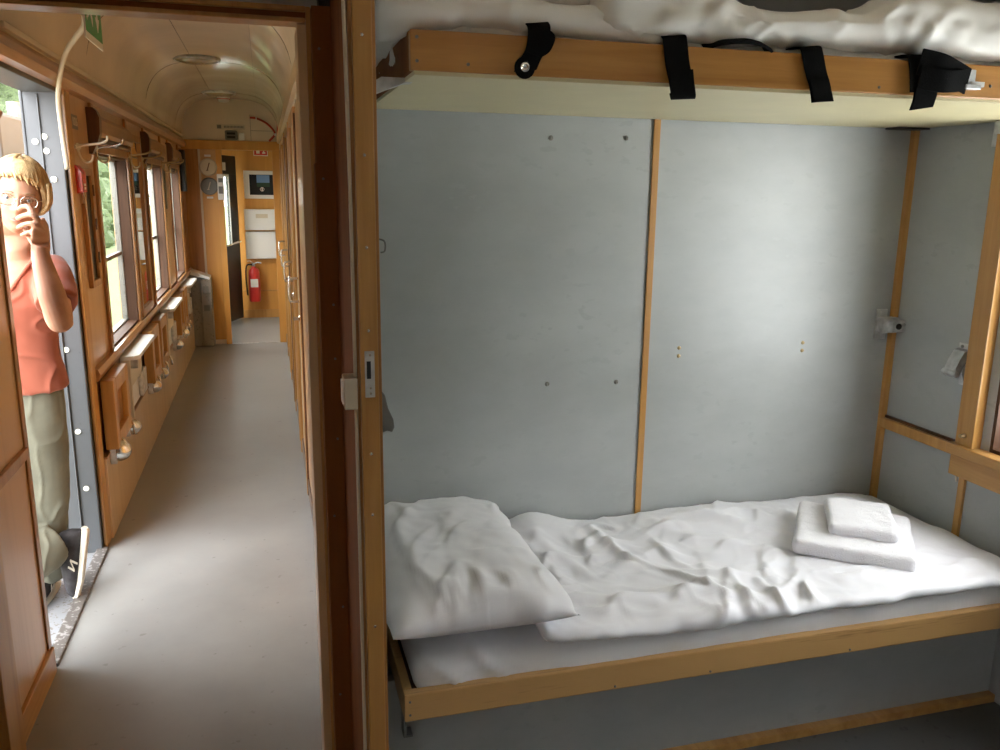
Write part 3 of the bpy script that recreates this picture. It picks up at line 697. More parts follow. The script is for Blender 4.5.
# =================================================================== POST FITTINGS
t = thing('strike_plate', 'worn steel strike plate with dark slot on the door post', 'plate', (.183, 1.60, 1.197))
B().box(.1725, .1915, 1.5975, 1.60, 1.197, 1.290, .0008).ob('plate', M['steel'], t)
B().box(.176, .184, 1.5965, 1.598, 1.235, 1.270).ob('slot', M['black'], t)
b = B()
for z in (1.282, 1.216, 1.205): screw(b, (.183, 1.5975, z), '-y', .0025)
b.ob('screw', M['chrome'], t)
t = thing('light_switch', 'small beige switch box on the left side of the door post', 'switch', (.16, 1.62, 1.172))
B().box(.132, .158, 1.602, 1.655, 1.172, 1.236, .003).ob('box', M['cream_pl'], t)
B().box(.1285, .1325, 1.612, 1.645, 1.182, 1.228, .0015).ob('rocker', M['white'], t)
tag(B().tube(smoothpts([(.148, 1.61, 2.42), (.150, 1.605, 1.95), (.1535, 1.605, 1.6), (.1545, 1.607, 1.237)]), .0035, 8).tube(smoothpts([(.1545, 1.607, 1.172), (.1545, 1.607, .9), (.1545, 1.607, .02)]), .0035, 8).ob('wall_cable', M['cream_pl'], smooth=True, loc=(.1545, 1.607, .02)), 'thin cream cable running down the post into the switch box', 'cable')
tag(B().tube(smoothpts([(.2065, 1.615, 1.505), (.216, 1.61, 1.502), (.2185, 1.61, 1.492), (.2165, 1.61, 1.482), (.209, 1.61, 1.480)]), .0018, 8).ob('post_hook', M['grey'], smooth=True, loc=(.2065, 1.615, 1.48)), 'tiny dark hook on the compartment side of the door post', 'hook')
t = thing('door_lever', 'dark grey lever handle sticking out behind the door post', 'handle', (.2065, 1.64, 1.12))
B().prism([(.2065, 1.20), (.213, 1.195), (.219, 1.168), (.229, 1.145), (.231, 1.128), (.226, 1.118), (.216, 1.122), (.2065, 1.118)], 'y', 1.615, 1.64).ob('lever', M['grey'], t)

# =================================================================== LOWER BERTH
bed = thing('lower_berth', 'lower wooden berth with oak front rail against the blue partition', 'bed', (1.22, 2.1, .36))
def rail(b, x0, x1, y0, y1, z0, z1): b.soft((x0, y0, z0), (x1, y1, z1), .005, .02)
B().box(.262, 2.19, 1.736, 1.762, .362, .434, .004).ob('front_rail', M['rail_oak'], bed)
B().box(.262, .284, 1.762, 2.50, .362, .434, .003).ob('end_board', M['rail_oak'], bed)
B().box(.284, 2.19, 1.762, 2.505, .372, .392).ob('base_board', M['dark'], bed)
B().box(.263, .270, 1.765, 1.80, .30, .36, .001).box(.263, .285, 1.765, 1.80, .300, .304).ob('bracket', M['grey'], bed)
b = B()
for q in ((.275, .415), (.275, .38), (1.07, .372), (.80, .372), (1.5, .372)): screw(b, (q[0], 1.736, q[1]), '-y', .003)
b.ob('screw', M['grey'], bed)
struct(B().box(.207, 2.2, 1.90, 1.925, 0, .372).ob('wall_under_berth', M['lamin']))
struct(B().box(.207, 2.2, 1.872, 1.90, 0, .028, .003).ob('baseboard_berth', M['oak_y']))

def sm(a, b_, x):
    t = min(1, max(0, (x-a)/(b_-a))); return t*t*(3-2*t)
def gauss(x, y, cx, cy, sx, sy): return math.exp(-((x-cx)/sx)**2-((y-cy)/sy)**2)
def mat_fn(p, d):
    x, y, z = p; w_ = 0
    q = Vector((x*7+z*5, y*3, z*3)); wr = ridge(q)**3
    k = (1-sm(.3, 1.0, x))*.011+.0035
    p = p+d*(wr*k+.006*noise.noise(Vector((x*2.3, y*2, z*4))))
    if y < 1.80: p.y += .010*(1-sm(.27, .6, x))*0
    return p
mt = thing('mattress', 'mattress in a pale fitted sheet on the lower berth', 'mattress', (1.22, 2.12, .392))
B().soft((.290, 1.757, .393), (2.175, 2.50, .498), .045, .014, mat_fn).ob('fitted_sheet', M['sheet'], mt, smooth=True)

def seg_dist(x, y, a, b_):
    ax, ay = a; bx, by = b_; t = max(0, min(1, ((x-ax)*(bx-ax)+(y-ay)*(by-ay))/((bx-ax)**2+(by-ay)**2)))
    return math.hypot(x-ax-t*(bx-ax), y-ay-t*(by-ay))
def pleats(seed, n, x0, x1, y0, y1, lmin, lmax, amin, amax, ang0, dang):
    rnd = random.Random(seed); L_ = []
    for _ in range(n):
        cx_, cy_ = rnd.uniform(x0, x1), rnd.uniform(y0, y1); a = ang0+rnd.gauss(0, dang); l = rnd.uniform(lmin, lmax)/2
        L_.append((cx_, cy_, math.cos(a), math.sin(a), l, rnd.uniform(amin, amax), rnd.uniform(.007, .012), rnd.uniform(.02, .04), rnd.uniform(-1.2, 1.2)))
    return L_
def pleat_h(L_, x, y):
    h = 0
    for cx_, cy_, ca, sa, l, am, w1, w2, cv in L_:
        dx, dy = x-cx_, y-cy_; t = (dx*ca+dy*sa)/l
        if abs(t) > 1: continue
        d = -dx*sa+dy*ca-cv*l*t*t*.35; w_ = w1 if d > 0 else w2
        if abs(d) > 3*w_: continue
        h += am*(1-t*t)**1.5*math.exp(-(d/w_)**2)
    return h
DP = pleats(31, 60, .7, 2.05, 1.76, 2.46, .06, .16, .002, .005, .3, .8)+pleats(4, 34, .7, 2.05, 1.76, 2.46, .14, .34, .004, .009, .15, .5)+pleats(9, 26, .7, 1.5, 1.76, 2.46, .12, .30, .005, .011, 1.25, .45)+pleats(12, 30, 1.2, 2.08, 1.76, 2.44, .10, .26, .002, .005, .0, .25)+pleats(15, 12, .95, 1.4, 1.74, 1.92, .10, .2, .006, .013, 1.2, .4)
PP = pleats(33, 30, -.2, .2, -.4, .4, .06, .14, .002, .005, 1.0, .8)+pleats(21, 12, -.2, .2, -.35, .3, .25, .5, .006, .012, 1.45, .3)+pleats(22, 16, -.2, .2, -.4, .4, .10, .25, .004, .009, .9, .7)+pleats(23, 8, -.2, .2, -.41, -.3, .1, .18, .006, .012, 1.6, .4)
folds = [((.98, 2.40), (1.02, 2.10), .012, .016), ((1.02, 2.10), (1.12, 1.82), .009, .014), ((.80, 2.35), (.86, 2.02), .010, .03), ((1.35, 2.42), (1.50, 2.2), .008, .03),
         ((1.10, 1.98), (1.34, 1.90), .011, .02), ((1.02, 1.86), (1.25, 1.80), .012, .022), ((1.16, 1.75), (1.22, 1.95), .012, .02), ((1.27, 1.74), (1.30, 1.88), .010, .018), ((.70, 1.9), (.95, 1.78), .010, .03),
         ((1.25, 2.2), (1.45, 2.02), .008, .03), ((.9, 2.0), (1.15, 2.15), .006, .02), ((1.5, 1.86), (1.95, 1.80), .007, .02), ((1.7, 2.35), (2.05, 2.38), .010, .04)]
def duv_fn(p, d):
    x, y, z = p
    wx = x+.05*noise.noise(Vector((x*3, y*3, 5))); wy = y+.05*noise.noise(Vector((x*3, y*3, 11)))
    h = .009*fbm((wx*3.2, wy*4.2, 1), 3)+pleat_h(DP, wx, wy)+.0025*noise.noise(Vector((wx*16, wy*16, 4)))+.002*ridge((wx*14, wy*10, 31))**3
    for a, b_, hh, ww in folds:
        h += hh*math.exp(-(seg_dist(wx, wy, a, b_)/ww)**2)
    h += .040*gauss(x, y, .80, 2.46, .10, .12)-.012*gauss(x, y, 1.02, 2.45, .12, .1)+.016*gauss(x, y, 1.35, 2.42, .3, .15)+.02*gauss(x, y, 1.1, 1.85, .2, .12)+.012*gauss(x, y, 1.95, 2.38, .12, .08)
    top = sm(.50, .545, z); h -= .014+.022*sm(1.9, 2.45, y)
    p = p.copy(); p.z += h*(.25+.75*top)
    fr = 1-sm(1.73, 1.84, y)
    p.z -= fr*(.008+.006*math.sin(x*9))*(1-sm(1.1, 1.25, x))
    p.y += fr*(.012*noise.noise(Vector((x*6, 0, 2)))+.010*noise.noise(Vector((x*17, z*8, 4))))
    bk = sm(2.42, 2.5, y); p.z -= bk*.006
    rt_ = sm(1.95, 2.12, x); p.z += .022*(1-sm(.75, 1.05, x))*(1-sm(1.8, 2.1, y)); p.z -= rt_*.012; p.x += sm(1.9, 2.1, x)*.02*noise.noise(Vector((y*6, 1, 7)))
    return p
dv = B().soft((.605, 1.722, .502), (2.13, 2.498, .548), .0225, .008, duv_fn).ob('duvet', M['duvet'], smooth=True, loc=(1.3, 2.1, .52))
tag(dv, 'rumpled white duvet spread over the lower berth', 'duvet')

# pillow
def pillow(c, sx, sy, th, tilt, name, label, mat, seed, roty=0):
    n, k = 64, 96; b = B(); top = {}; bot = {}
    for i in range(n+1):
        for j in range(k+1):
            u, v = i/n*2-1, j/k*2-1
            e = (1-abs(u)**3.2)*(1-abs(v)**3.6); e = max(0, e)**.52
            pin = 1-.05*(1-v*v)*abs(u)**4; pin2 = 1-.03*(1-u*u)*abs(v)**4
            x = u*sx/2*pin; y = v*sy/2*pin2
            wv = Vector((x*7+seed, y*7, 0)); wob = .35*noise.noise(Vector((x*4, y*4, seed)))
            wr = pleat_h(PP, x+wob*.05, y+wob*.05)*(1 if seed == 3 else .6)+.009*fbm((x*5, y*4, seed), 2)+.002*noise.noise(Vector((x*30, y*22, seed)))
            edge = .014*noise.noise(Vector((x*14, y*14, seed+9)))*(abs(u)**6+abs(v)**6)
            zt = th*.62*e+wr*min(1, e*1.3)*.9+.004*noise.noise(wv)+edge*.5; zb = -th*.38*e+edge*.5
            x += edge*(1 if u > 0 else -1)*.8; y += edge*(1 if v > 0 else -1)*.8
            zz = tilt*v
            top[i, j] = b.bm.verts.new((c[0]+x, c[1]+y, c[2]+zt+zz+roty*u)); 
            bot[i, j] = top[i, j] if (i in (0, n) or j in (0, k)) else b.bm.verts.new((c[0]+x, c[1]+y, c[2]+zb+zz+roty*u))
    for i in range(n):
        for j in range(k):
            b.bm.faces.new((top[i, j], top[i+1, j], top[i+1, j+1], top[i, j+1]))
            q = (bot[i, j], bot[i, j+1], bot[i+1, j+1], bot[i+1, j])
            if len(set(q)) == 4:
                try: b.bm.faces.new(q)
                except ValueError: pass
    o = b.ob(name, mat, smooth=True, loc=(c[0], c[1], c[2]-.03)); tag(o, label, 'pillow'); return o
pl = pillow((.455, 2.105, .590), .46, .83, .150, -.020, 'pillow', 'crumpled white pillow at the left end of the lower berth', M['duvet'], 3)

# towels
def towel(c, sx, sy, h, rot, name, label, seed, layers):
    t = thing(name, label, 'towel', c, 'folded towels')
    R = Matrix.Rotation(rot, 3, 'Z'); C_ = Vector(c)
    def fn(p, d):
        q = p.copy(); q.z += .005*noise.noise(Vector((p.x*22, p.y*22, seed)))*.6+.004*noise.noise(Vector((p.x*9, p.y*9, seed)))+.0035*noise.noise(Vector((p.x*60, p.y*60, p.z*60)))*.5
        q.x += .004*noise.noise(Vector((p.y*8, p.z*30, seed))); q.y += .004*noise.noise(Vector((p.x*8, p.z*30, seed+5)))
        return C_+R@q
    z = 0
    for i in range(layers):
        hh = h/layers; k = 1-.012*i
        B().soft((-sx/2*k, -sy/2*k, z), (sx/2*k, sy/2*k, z+hh*.99), min(.018, hh*.48), .006, fn).ob('folded_layer', M['terry'], t, smooth=True); z += hh*.93
    return t
towel((1.728, 2.045, .534), .34, .37, .050, math.radians(-38), 'bath_towel', 'larger folded white towel lying directly on the duvet', 2, 1)
towel((1.765, 2.065, .580), .20, .26, .040, math.radians(-34), 'hand_towel', 'small folded white towel stacked on the larger towel', 7, 1)

# =================================================================== UPPER BERTH
ub = thing('upper_berth', 'upper wooden berth with oak front board and cream underside', 'bed', (1.24, 2.1, 1.82))
B().box(.292, 2.19, 1.736, 1.760, 1.832, 1.910, .003).ob('front_board', M['bunk_oak'], ub)
B().box(.292, .312, 1.760, 2.49, 1.832, 1.910, .002).ob('end_board', M['brown'], ub)
B().box(.300, 2.19, 1.742, 2.505, 1.824, 1.834, .001).ob('underside', M['soffit'], ub)
B().prism([(.222, 1.80), (.235, 1.797), (.30, 1.822), (.335, 1.826), (.31, 1.832), (.25, 1.832), (.222, 1.815)], 'y', 1.86, 1.90).ob('bracket', M['steel'], ub)
b = B()
for q in ((.305, 1.895), (.305, 1.85), (.41, 1.848), (.86, 1.846), (1.72, 1.862), (1.40, 1.846), (1.82, 1.85), (1.83, 1.87)): screw(b, (q[0], 1.736, q[1]), '-y', .0035)
b.ob('screw', M['grey'], ub)
B().box(1.640, 1.668, 1.730, 1.737, 1.855, 1.897, .002).box(1.63, 1.675, 1.716, 1.732, 1.850, 1.862, .002).ob('catch', M['steel'], ub)
B().box(1.655, 1.695, 1.728, 1.734, 1.858, 1.870, .001).ob('catch_tab', M['white'], ub)
def um_fn(p, d):
    x, y, z = p; p = p+d*(.012*ridge((x*6+z*6, y*5, z*4))**3+.012*fbm((x*3, y*3, z*5), 2))
    return p
m2 = thing('mattress', 'mattress in a white sheet on the upper berth', 'mattress', (1.24, 2.12, 1.85))
B().soft((.30, 1.775, 1.848), (2.18, 2.50, 1.938), .04, .016, um_fn).ob('fitted_sheet', M['duvet_up'], m2, smooth=True)
UP = pleats(41, 70, .25, 2.15, 4.2, 4.9, .08, .3, .004, .011, .35, .5)+pleats(42, 40, .25, 2.15, 4.15, 4.6, .06, .16, .003, .008, 1.3, .5)
def dr_fn(p, d):
    x, y, z = p
    wx = x+.06*noise.noise(Vector((x*4, y*4, 2)))
    h = .009*fbm((wx*3, y*5, z*3), 2)+.009*ridge((wx*5+z*9, y*5+z*8-wx*2, z*5))**4+pleat_h(UP, wx, y+1.3*z)
    q = p+d*h
    l = 1-sm(.2, .42, x); q.z -= l*(.022+.014*math.sin(y*25)); q.x -= .0*l
    dip = sm(.95, 1.08, x)*(1-sm(1.36, 1.48, x)); q.z -= dip*.05*sm(1.96, 2.04, z)
    sag = .012*math.sin(x*5.2+.4); q.z += sag*(1-sm(1.75, 1.85, y))
    return q
o = B().soft((.225, 1.752, 1.925), (.86, 2.48, 1.985), .028, .012, dr_fn).ob('bed_sheet', M['duvet_up'], smooth=True, loc=(.54, 2.1, 1.93))
tag(o, 'loose white sheet drooping over the left end of the upper berth', 'sheet')
o = B().soft((.70, 1.738, 1.935), (2.185, 2.20, 2.055), .045, .012, dr_fn).ob('duvet', M['duvet_up'], smooth=True, loc=(1.5, 2.0, 1.94))
tag(o, 'rolled white duvet lying along the upper berth', 'duvet')
o = B().soft((.36, 1.80, 1.985), (.86, 2.35, 2.09), .05, .012, dr_fn).ob('pillow', M['duvet_up'], smooth=True, loc=(.6, 2.05, 2.0)); tag(o, 'white pillow heaped on the upper berth, cut off by the top of the picture', 'pillow')

# straps
def strap(name, label, parts, mat='strap'):
    t = thing('luggage_strap', label, 'strap', parts[0][0][0], 'black straps along the upper berth front')
    for pts, wd, th in parts: B().ribbon(smoothpts(pts, 4), wd, th).ob('webbing', M[mat], t, smooth='auto')
    return t
f = 1.729
s1 = strap('', 'leftmost black strap, folded with a round snap button', [
    ([(.560, 1.80, 1.955), (.560, 1.745, 1.935), (.558, f, 1.915), (.552, f-.004, 1.885), (.538, f-.004, 1.862), (.528, f-.004, 1.840)], (.048, 0, .006), .003),
    ([(.572, 1.735, 1.925), (.578, f, 1.912), (.565, f-.006, 1.885), (.545, f-.008, 1.872)], (.030, 0, -.01), .003)])
B().lathe([(.022, 0), (.022, .003), (0, .003)], (.527, f-.002, 1.846), '-y', 20).ob('tab', M['strap'], s1, smooth='auto')
B().lathe([(.0095, 0), (.0095, .002), (.006, .0035), (.004, .002), (0, .002)], (.527, f-.0055, 1.847), '-y', 18).ob('snap_button', M['chrome'], s1, smooth='auto')
s2 = strap('', 'second black strap, hanging below the bunk board left of centre', [
    ([(.872, 1.80, 1.935), (.868, 1.745, 1.930), (.866, f, 1.912), (.872, f-.003, 1.872), (.880, f-.006, 1.840), (.886, f-.008, 1.812)], (.056, 0, .006), .003),
    ([(.878, f-.010, 1.858), (.880, f-.013, 1.835), (.887, f-.012, 1.806), (.889, f-.004, 1.800), (.888, f+.002, 1.812)], (.056, 0, .004), .004)])
s3 = strap('', 'third black strap, hanging below the bunk board right of centre', [
    ([(1.208, 1.80, 1.930), (1.208, 1.745, 1.926), (1.207, f, 1.910), (1.218, f-.003, 1.872), (1.232, f-.005, 1.838), (1.240, f-.006, 1.806)], (.054, 0, .006), .003),
    ([(1.225, f-.008, 1.855), (1.234, f-.009, 1.830), (1.243, f-.009, 1.806)], (.050, 0, .004), .003)])
s4 = strap('', 'rightmost black strap, bunched into a thick bundle', [
    ([(1.515, 1.80, 1.925), (1.515, 1.745, 1.924), (1.512, f, 1.908), (1.512, f-.010, 1.870), (1.515, f-.012, 1.838)], (.085, 0, .004), .004),
    ([(1.49, f-.012, 1.905), (1.545, f-.020, 1.895), (1.60, f-.012, 1.880), (1.638, f-.006, 1.868)], (.012, 0, .058), .005),
    ([(1.49, f-.016, 1.870), (1.55, f-.026, 1.862), (1.60, f-.016, 1.866), (1.638, f-.006, 1.872)], (.010, 0, .050), .005),
    ([(1.515, f-.014, 1.850), (1.512, f-.016, 1.826), (1.506, f-.015, 1.800)], (.062, 0, .010), .006)])
tag(B().ribbon(smoothpts([(.955, 1.775, 1.920), (.99, 1.750, 1.928), (1.04, 1.742, 1.931), (1.09, 1.745, 1.924), (1.12, 1.765, 1.912)]), (0, .04, .018), .006).ob('strap_loop', M['strap'], smooth='auto', loc=(1.04, 1.75, 1.92)), 'black strap loop lying on top of the bunk board between second and third strap', 'strap')

# =================================================================== WALL FITTINGS
for (x, z, l) in ((.857, 1.758, 'small screw stud high on the left partition panel, left of two'), (1.107, 1.765, 'small screw stud high on the left partition panel, right of two'), (.865, .979, 'small screw stud low on the left partition panel, left of two'), (1.110, .974, 'small screw stud low on the left partition panel, right of two')):
    t = thing('wall_stud', l, 'screw', (x, YP, z), 'studs on the partition'); B().lathe([(.008, 0), (.008, .003), (.004, .009), (0, .010)], (x, YP, z), '-y', 12).ob('head', M['bin'], t)
for (x, z, l) in ((1.337, 1.068, 'left pair of tiny brass screws on the right partition panel'), (1.823, 1.068, 'right pair of tiny brass screws on the right partition panel')):
    t = thing('screw_pair', l, 'screw', (x, YP, z), 'brass screw pairs on the partition')
    for s in (-1, 1): B().lathe([(.007, 0), (.005, .004), (0, .005)], (x, YP, z+.014*s), '-y', 10).ob('screw', M['brass'], t)
t = thing('corner_catch', 'chrome bunk catch fixed across the corner trim', 'catch', (2.16, YP, 1.08))
B().box(2.118, 2.165, YP-.006, YP, 1.085, 1.195, .002).ob('wall_plate', M['steel'], t)
B().box(2.122, 2.19, YP-.040, YP-.006, 1.112, 1.168, .005).box(2.14, 2.198, YP-.066, YP-.030, 1.118, 1.160, .008).ob('catch_body', M['steel'], t)
B().lathe([(.011, 0), (.011, .004), (0, .004)], (2.165, YP-.067, 1.140), '-y', 16).ob('catch_hole', M['black'], t)
B().lathe([(.006, 0), (.006, .006), (0, .008)], (2.186, YP-.066, 1.146), '-y', 12).ob('rivet', M['chrome'], t)
t = thing('window_catch', 'chrome folding bracket on the outer wall beside the window post', 'catch', (XO, 2.17, .99))
B().box(XO-.004, XO, 2.14, 2.195, 1.085, 1.105, .001).box(XO-.004, XO, 2.14, 2.18, .985, 1.02, .001).ob('plate', M['steel'], t)
B().prism([(XO-.004, 1.09), (XO-.02, 1.085), (XO-.035, 1.06), (XO-.045, 1.035), (XO-.05, 1.02), (XO-.04, 1.01), (XO-.028, 1.02), (XO-.02, 1.045), (XO-.004, 1.06)], 'y', 2.155, 2.195).ob('arm', M['steel'], t)
B().prism([(XO-.002, 1.07), (XO-.016, 1.05), (XO-.02, 1.02), (XO-.012, 1.0), (XO-.002, .995)], 'y', 2.138, 2.156).ob('gusset', M['grey'], t)
B().lathe([(.010, 0), (.010, .05), (0, .05)], (XO-.042, 2.15, 1.022), 'y', 14).ob('pin', M['steel'], t, smooth='auto')
b = B()
for y, z in ((2.155, 1.095), (2.182, 1.095), (2.158, 1.0)): screw(b, (XO-.004, y, z), '-x', .005)
b.ob('screw', M['grey'], t)
t.location += Vector((0, .002, .004)); t.scale = (1.15, 1.15, 1.15)
t = thing('bunk_bracket', 'chrome bracket under the right end of the upper berth', 'bracket', (XO, 2.12, 1.74))
B().box(XO-.006, XO, 2.07, 2.18, 1.75, 1.822, .002).box(XO-.06, XO-.006, 2.10, 2.125, 1.785, 1.822, .004).ob('plate', M['steel'], t)
B().lathe([(.016, 0), (.016, .012), (0, .012)], (XO-.006, 2.12, 1.775), '-x', 16).ob('bolt', M['chrome'], t)
t = thing('brass_stud', 'small brass screw knob low on the window post', 'knob', (XO-.035, 2.10, .82))
B().lathe([(.008, 0), (.008, .006), (.005, .014), (.007, .018), (0, .019)], (XO-.035, 2.10, .835), '-x', 12).ob('stud_head', M['brass'], t, smooth='auto')
tag(B().tube([(XO-.002, 2.16, .745), (XO-.012, 2.14, .71), (XO-.010, 2.13, .665)], .004, 8).ob('sill_stay', M['cream_pl'], smooth=True, loc=(XO, 2.15, .67)), 'small painted stay at the joint under the window sill', 'bracket')
struct(B().box(2.06, 2.19, 2.44, 2.5, 1.818, 1.824).ob('trim_29', M['black']))

# =================================================================== PERSON
def loft(b, rings, seg=28, cap=True):
    """rings: (centre, axis_a vector, axis_b vector)"""
    rr = []
    for c, a, q in rings:
        c, a, q = Vector(c), Vector(a), Vector(q)
        rr.append([b.bm.verts.new(c+a*math.cos(2*math.pi*k/seg)+q*math.sin(2*math.pi*k/seg)) for k in range(seg)])
    for A, Q in zip(rr, rr[1:]):
        for k in range(seg): b.bm.faces.new((A[k], A[(k+1) % seg], Q[(k+1) % seg], Q[k]))
    if cap: b.bm.faces.new(rr[0][::-1]); b.bm.faces.new(rr[-1])
def baked(b, voxel, smooth_it=2, fn=None, cull=None):
    bmesh.ops.recalc_face_normals(b.bm, faces=b.bm.faces)
    me = bpy.data.meshes.new('tmp'); b.bm.to_mesh(me); b.bm.free(); o = bpy.data.objects.new('tmp', me); COL.objects.link(o)
    r = o.modifiers.new('r', 'REMESH'); r.mode = 'VOXEL'; r.voxel_size = voxel
    s_ = o.modifiers.new('s', 'SMOOTH'); s_.iterations = smooth_it; s_.factor = .5
    dg = bpy.context.evaluated_depsgraph_get(); m2_ = bpy.data.meshes.new_from_object(o.evaluated_get(dg)); bpy.data.objects.remove(o)
    nb = B(); nb.bm.free(); nb.bm = bmesh.new(); nb.bm.from_mesh(m2_)
    if fn:
        nb.bm.normal_update()
        for v in nb.bm.verts: v.co = fn(v.co.copy(), v.normal)
    if cull: bmesh.ops.delete(nb.bm, geom=[fc for fc in nb.bm.faces if cull(fc.calc_center_median())], context='FACES')
    return nb
PO = Vector((-.92, 3.33, 0))
skin_m, t_, b_ = nt('skin'); N_, L_ = t_.nodes, t_.links
tc_ = N_.new('ShaderNodeTexCoord'); n_ = N_.new('ShaderNodeTexNoise'); n_.inputs['Scale'].default_value = 14; L_.new(tc_.outputs['Object'], n_.inputs['Vector'])
r_ = N_.new('ShaderNodeValToRGB'); r_.color_ramp.elements[0].position = .35; r_.color_ramp.elements[1].position = .65
r_.color_ramp.elements[0].color = (.46, .235, .15, 1); r_.color_ramp.elements[1].color = (.53, .29, .19, 1)
L_.new(n_.outputs['Fac'], r_.inputs['Fac']); L_.new(r_.outputs['Color'], b_.inputs['Base Color']); b_.inputs['Roughness'].default_value = .5; b_.inputs['Subsurface Weight'].default_value = .08; b_.inputs['Subsurface Radius'].default_value = (.01, .004, .002)
M['skin'] = skin_m
M['shirt'] = plain('rust_orange_cotton', (.33, .092, .052), .85, nscale=9, namt=.08, Sheen_Weight=.2)
M['trouser'] = plain('grey_green_trouser_cotton', (.17, .17, .125), .9, nscale=12, namt=.12)
M['lip'] = plain('lip_pink', (.50, .17, .13), .4)
M['eye'] = plain('eye_white', (.75, .72, .68), .15)
M['iris'] = plain('blue_grey_iris', (.12, .17, .20), .1)
M['hair'] = wood('blond_hair', (.62, .44, .22), (.30, .17, .07), 'z', .45, 0, 6, .4)
M['brow'] = plain('blond_brow', (.33, .20, .11), .8)
M['shoe'] = plain('dark_shoe_fabric', (.03, .028, .03), .8, nscale=40, namt=.4)
M['sole'] = plain('cream_rubber_sole', (.62, .58, .48), .6)

H0 = Vector((-.786, 3.205, 1.565))
hf = Vector((.22, -.97, -.06)).normalized(); hu = (Vector((.17, 0, 1))-hf*Vector((.17, 0, 1)).dot(hf)).normalized(); hr = hu.cross(hf)*-1   # hr: her left, screen right
if hr.x < 0: hr = -hr
def HW(a, f_, u_): return H0+hr*a+hf*f_+hu*u_
def gg(a, b__, s): return math.exp(-((a/s[0])**2+(b__/s[1])**2))
def head_pt(az, el, ex=0):
    """az 0 = face front, el elevation; returns head-local (a, f, u)"""
    ca, sa, ce, se = math.cos(az), math.sin(az), math.cos(el), math.sin(el)
    a, f_, u_ = .073*sa*ce, .092*ca*ce, .118*se
    if u_ < 0:                                   # jaw narrows
        k = min(1, -u_/.118); a *= 1-.30*k**1.3; f_ = f_*(1-.10*k) if ca > 0 else f_*(1-.35*k)
        if ca > 0: f_ += .012*k*ca
    else:
        if ca < 0: f_ *= 1.06
        u_ *= 1.0
    if ca > .1 and ex == 0:
        f_ += .0135*gg(a, u_+.030, (.011, .014))+.010*gg(a, u_+.010, (.008, .028))      # nose
        f_ += .004*gg(a-.013, u_+.034, (.007, .007))+.004*gg(a+.013, u_+.034, (.007, .007))
        f_ -= .012*gg(abs(a)-.031, u_-.002, (.015, .011))                                # sockets
        f_ += .006*gg(abs(a)-.030, u_-.022, (.022, .008))                                # brow ridge
        f_ += .006*gg(a, u_+.058, (.020, .006))-.004*gg(a, u_+.062, (.022, .0022))+.005*gg(a, u_+.069, (.016, .005))
        f_ += .007*gg(a, u_+.098, (.022, .014))-.003*gg(a, u_+.082, (.02, .006))
        f_ += .005*gg(abs(a)-.038, u_+.030, (.018, .018))                                # cheeks
    return a, f_, u_
b = B(); nA, nE = 96, 72; rows = []
for i in range(nE+1):
    el = -math.pi/2+math.pi*i/nE
    if i in (0, nE): rows.append([b.bm.verts.new(HW(*head_pt(0, el)))]); continue
    rows.append([b.bm.verts.new(HW(*head_pt(2*math.pi*j/nA, el))) for j in range(nA)])
for A, Q in zip(rows, rows[1:]):
    for j in range(nA):
        j2 = (j+1) % nA
        if len(A) == 1: b.bm.faces.new((A[0], Q[j], Q[j2]))
        elif len(Q) == 1: b.bm.faces.new((A[j], A[j2], Q[0]))
        else: b.bm.faces.new((A[j], A[j2], Q[j2], Q[j]))
for s in (-1, 1):                                                  # ears
    c = HW(s*.073, -.008, -.008)
    loft(b, [(c-hr*s*.012, hf*.008, hu*.014), (c+hr*s*.002, hf*.013, hu*.024), (c+hr*s*.012-hf*.006, hf*.017, hu*.030), (c+hr*s*.016-hf*.008, hf*.012, hu*.024)], 16)
# neck, chest, torso
loft(b, [(HW(0, -.02, -.03), hr*.052, hf*.055), (HW(0, -.022, -.085), hr*.054, hf*.056), ((-.832, 3.245, 1.39), (.056, 0, 0), (0, .056, 0)), ((-.84, 3.25, 1.355), (.072, 0, 0), (0, .064, 0)),
         ((-.845, 3.25, 1.325), (.125, 0, 0), (0, .078, 0)), ((-.85, 3.25, 1.28), (.165, 0, 0), (0, .090, 0)), ((-.86, 3.25, 1.18), (.150, 0, 0), (0, .10, 0)), ((-.865, 3.26, 1.03), (.128, 0, 0), (0, .095, 0)), ((-.87, 3.28, .95), (.115, 0, 0), (0, .085, 0)), ((-.87, 3.30, .80), (.115, 0, 0), (0, .08, 0))], 36)
# her left arm (screen right): raised, hand at mouth
S_, E_, W_ = Vector((-.716, 3.235, 1.312)), Vector((-.655, 3.02, 1.165)), Vector((-.690, 3.005, 1.395))
# palm
loft(b, [((-.690, 3.005, 1.385), (.027, 0, .004), (0, .019, 0)), ((-.686, 3.003, 1.415), (.026, .010, .004), (.006, .017, 0)), ((-.684, 3.004, 1.445), (.020, .030, 0), (.012, -.008, 0)), ((-.682, 3.003, 1.475), (.016, .036, .006), (.012, -.007, 0)), ((-.684, 2.996, 1.497), (.012, .022, .012), (.010, -.006, 0))], 20)
def armtube(pts, rr, n=5, seg=18):
    P3 = smoothpts(pts, n); RR = [v.x for v in smoothpts([(r__, 0, 0) for r__ in rr], n)]; b.tube(P3, RR, seg)
def finger(pts, r0, r1):
    pts = smoothpts(pts, 4); n = len(pts); b.tube(pts, [r0+(r1-r0)*i/(n-1) for i in range(n)], 12)
    b.lathe([(r1*math.cos(q*.26), r1*math.sin(q*.26)) for q in range(7)], pts[-1], (pts[-1]-pts[-2]), 12)
finger([(-.682, 2.990, 1.488), (-.690, 2.982, 1.520), (-.708, 2.992, 1.541), (-.733, 3.022, 1.540), (-.748, 3.050, 1.531)], .0098, .0075)
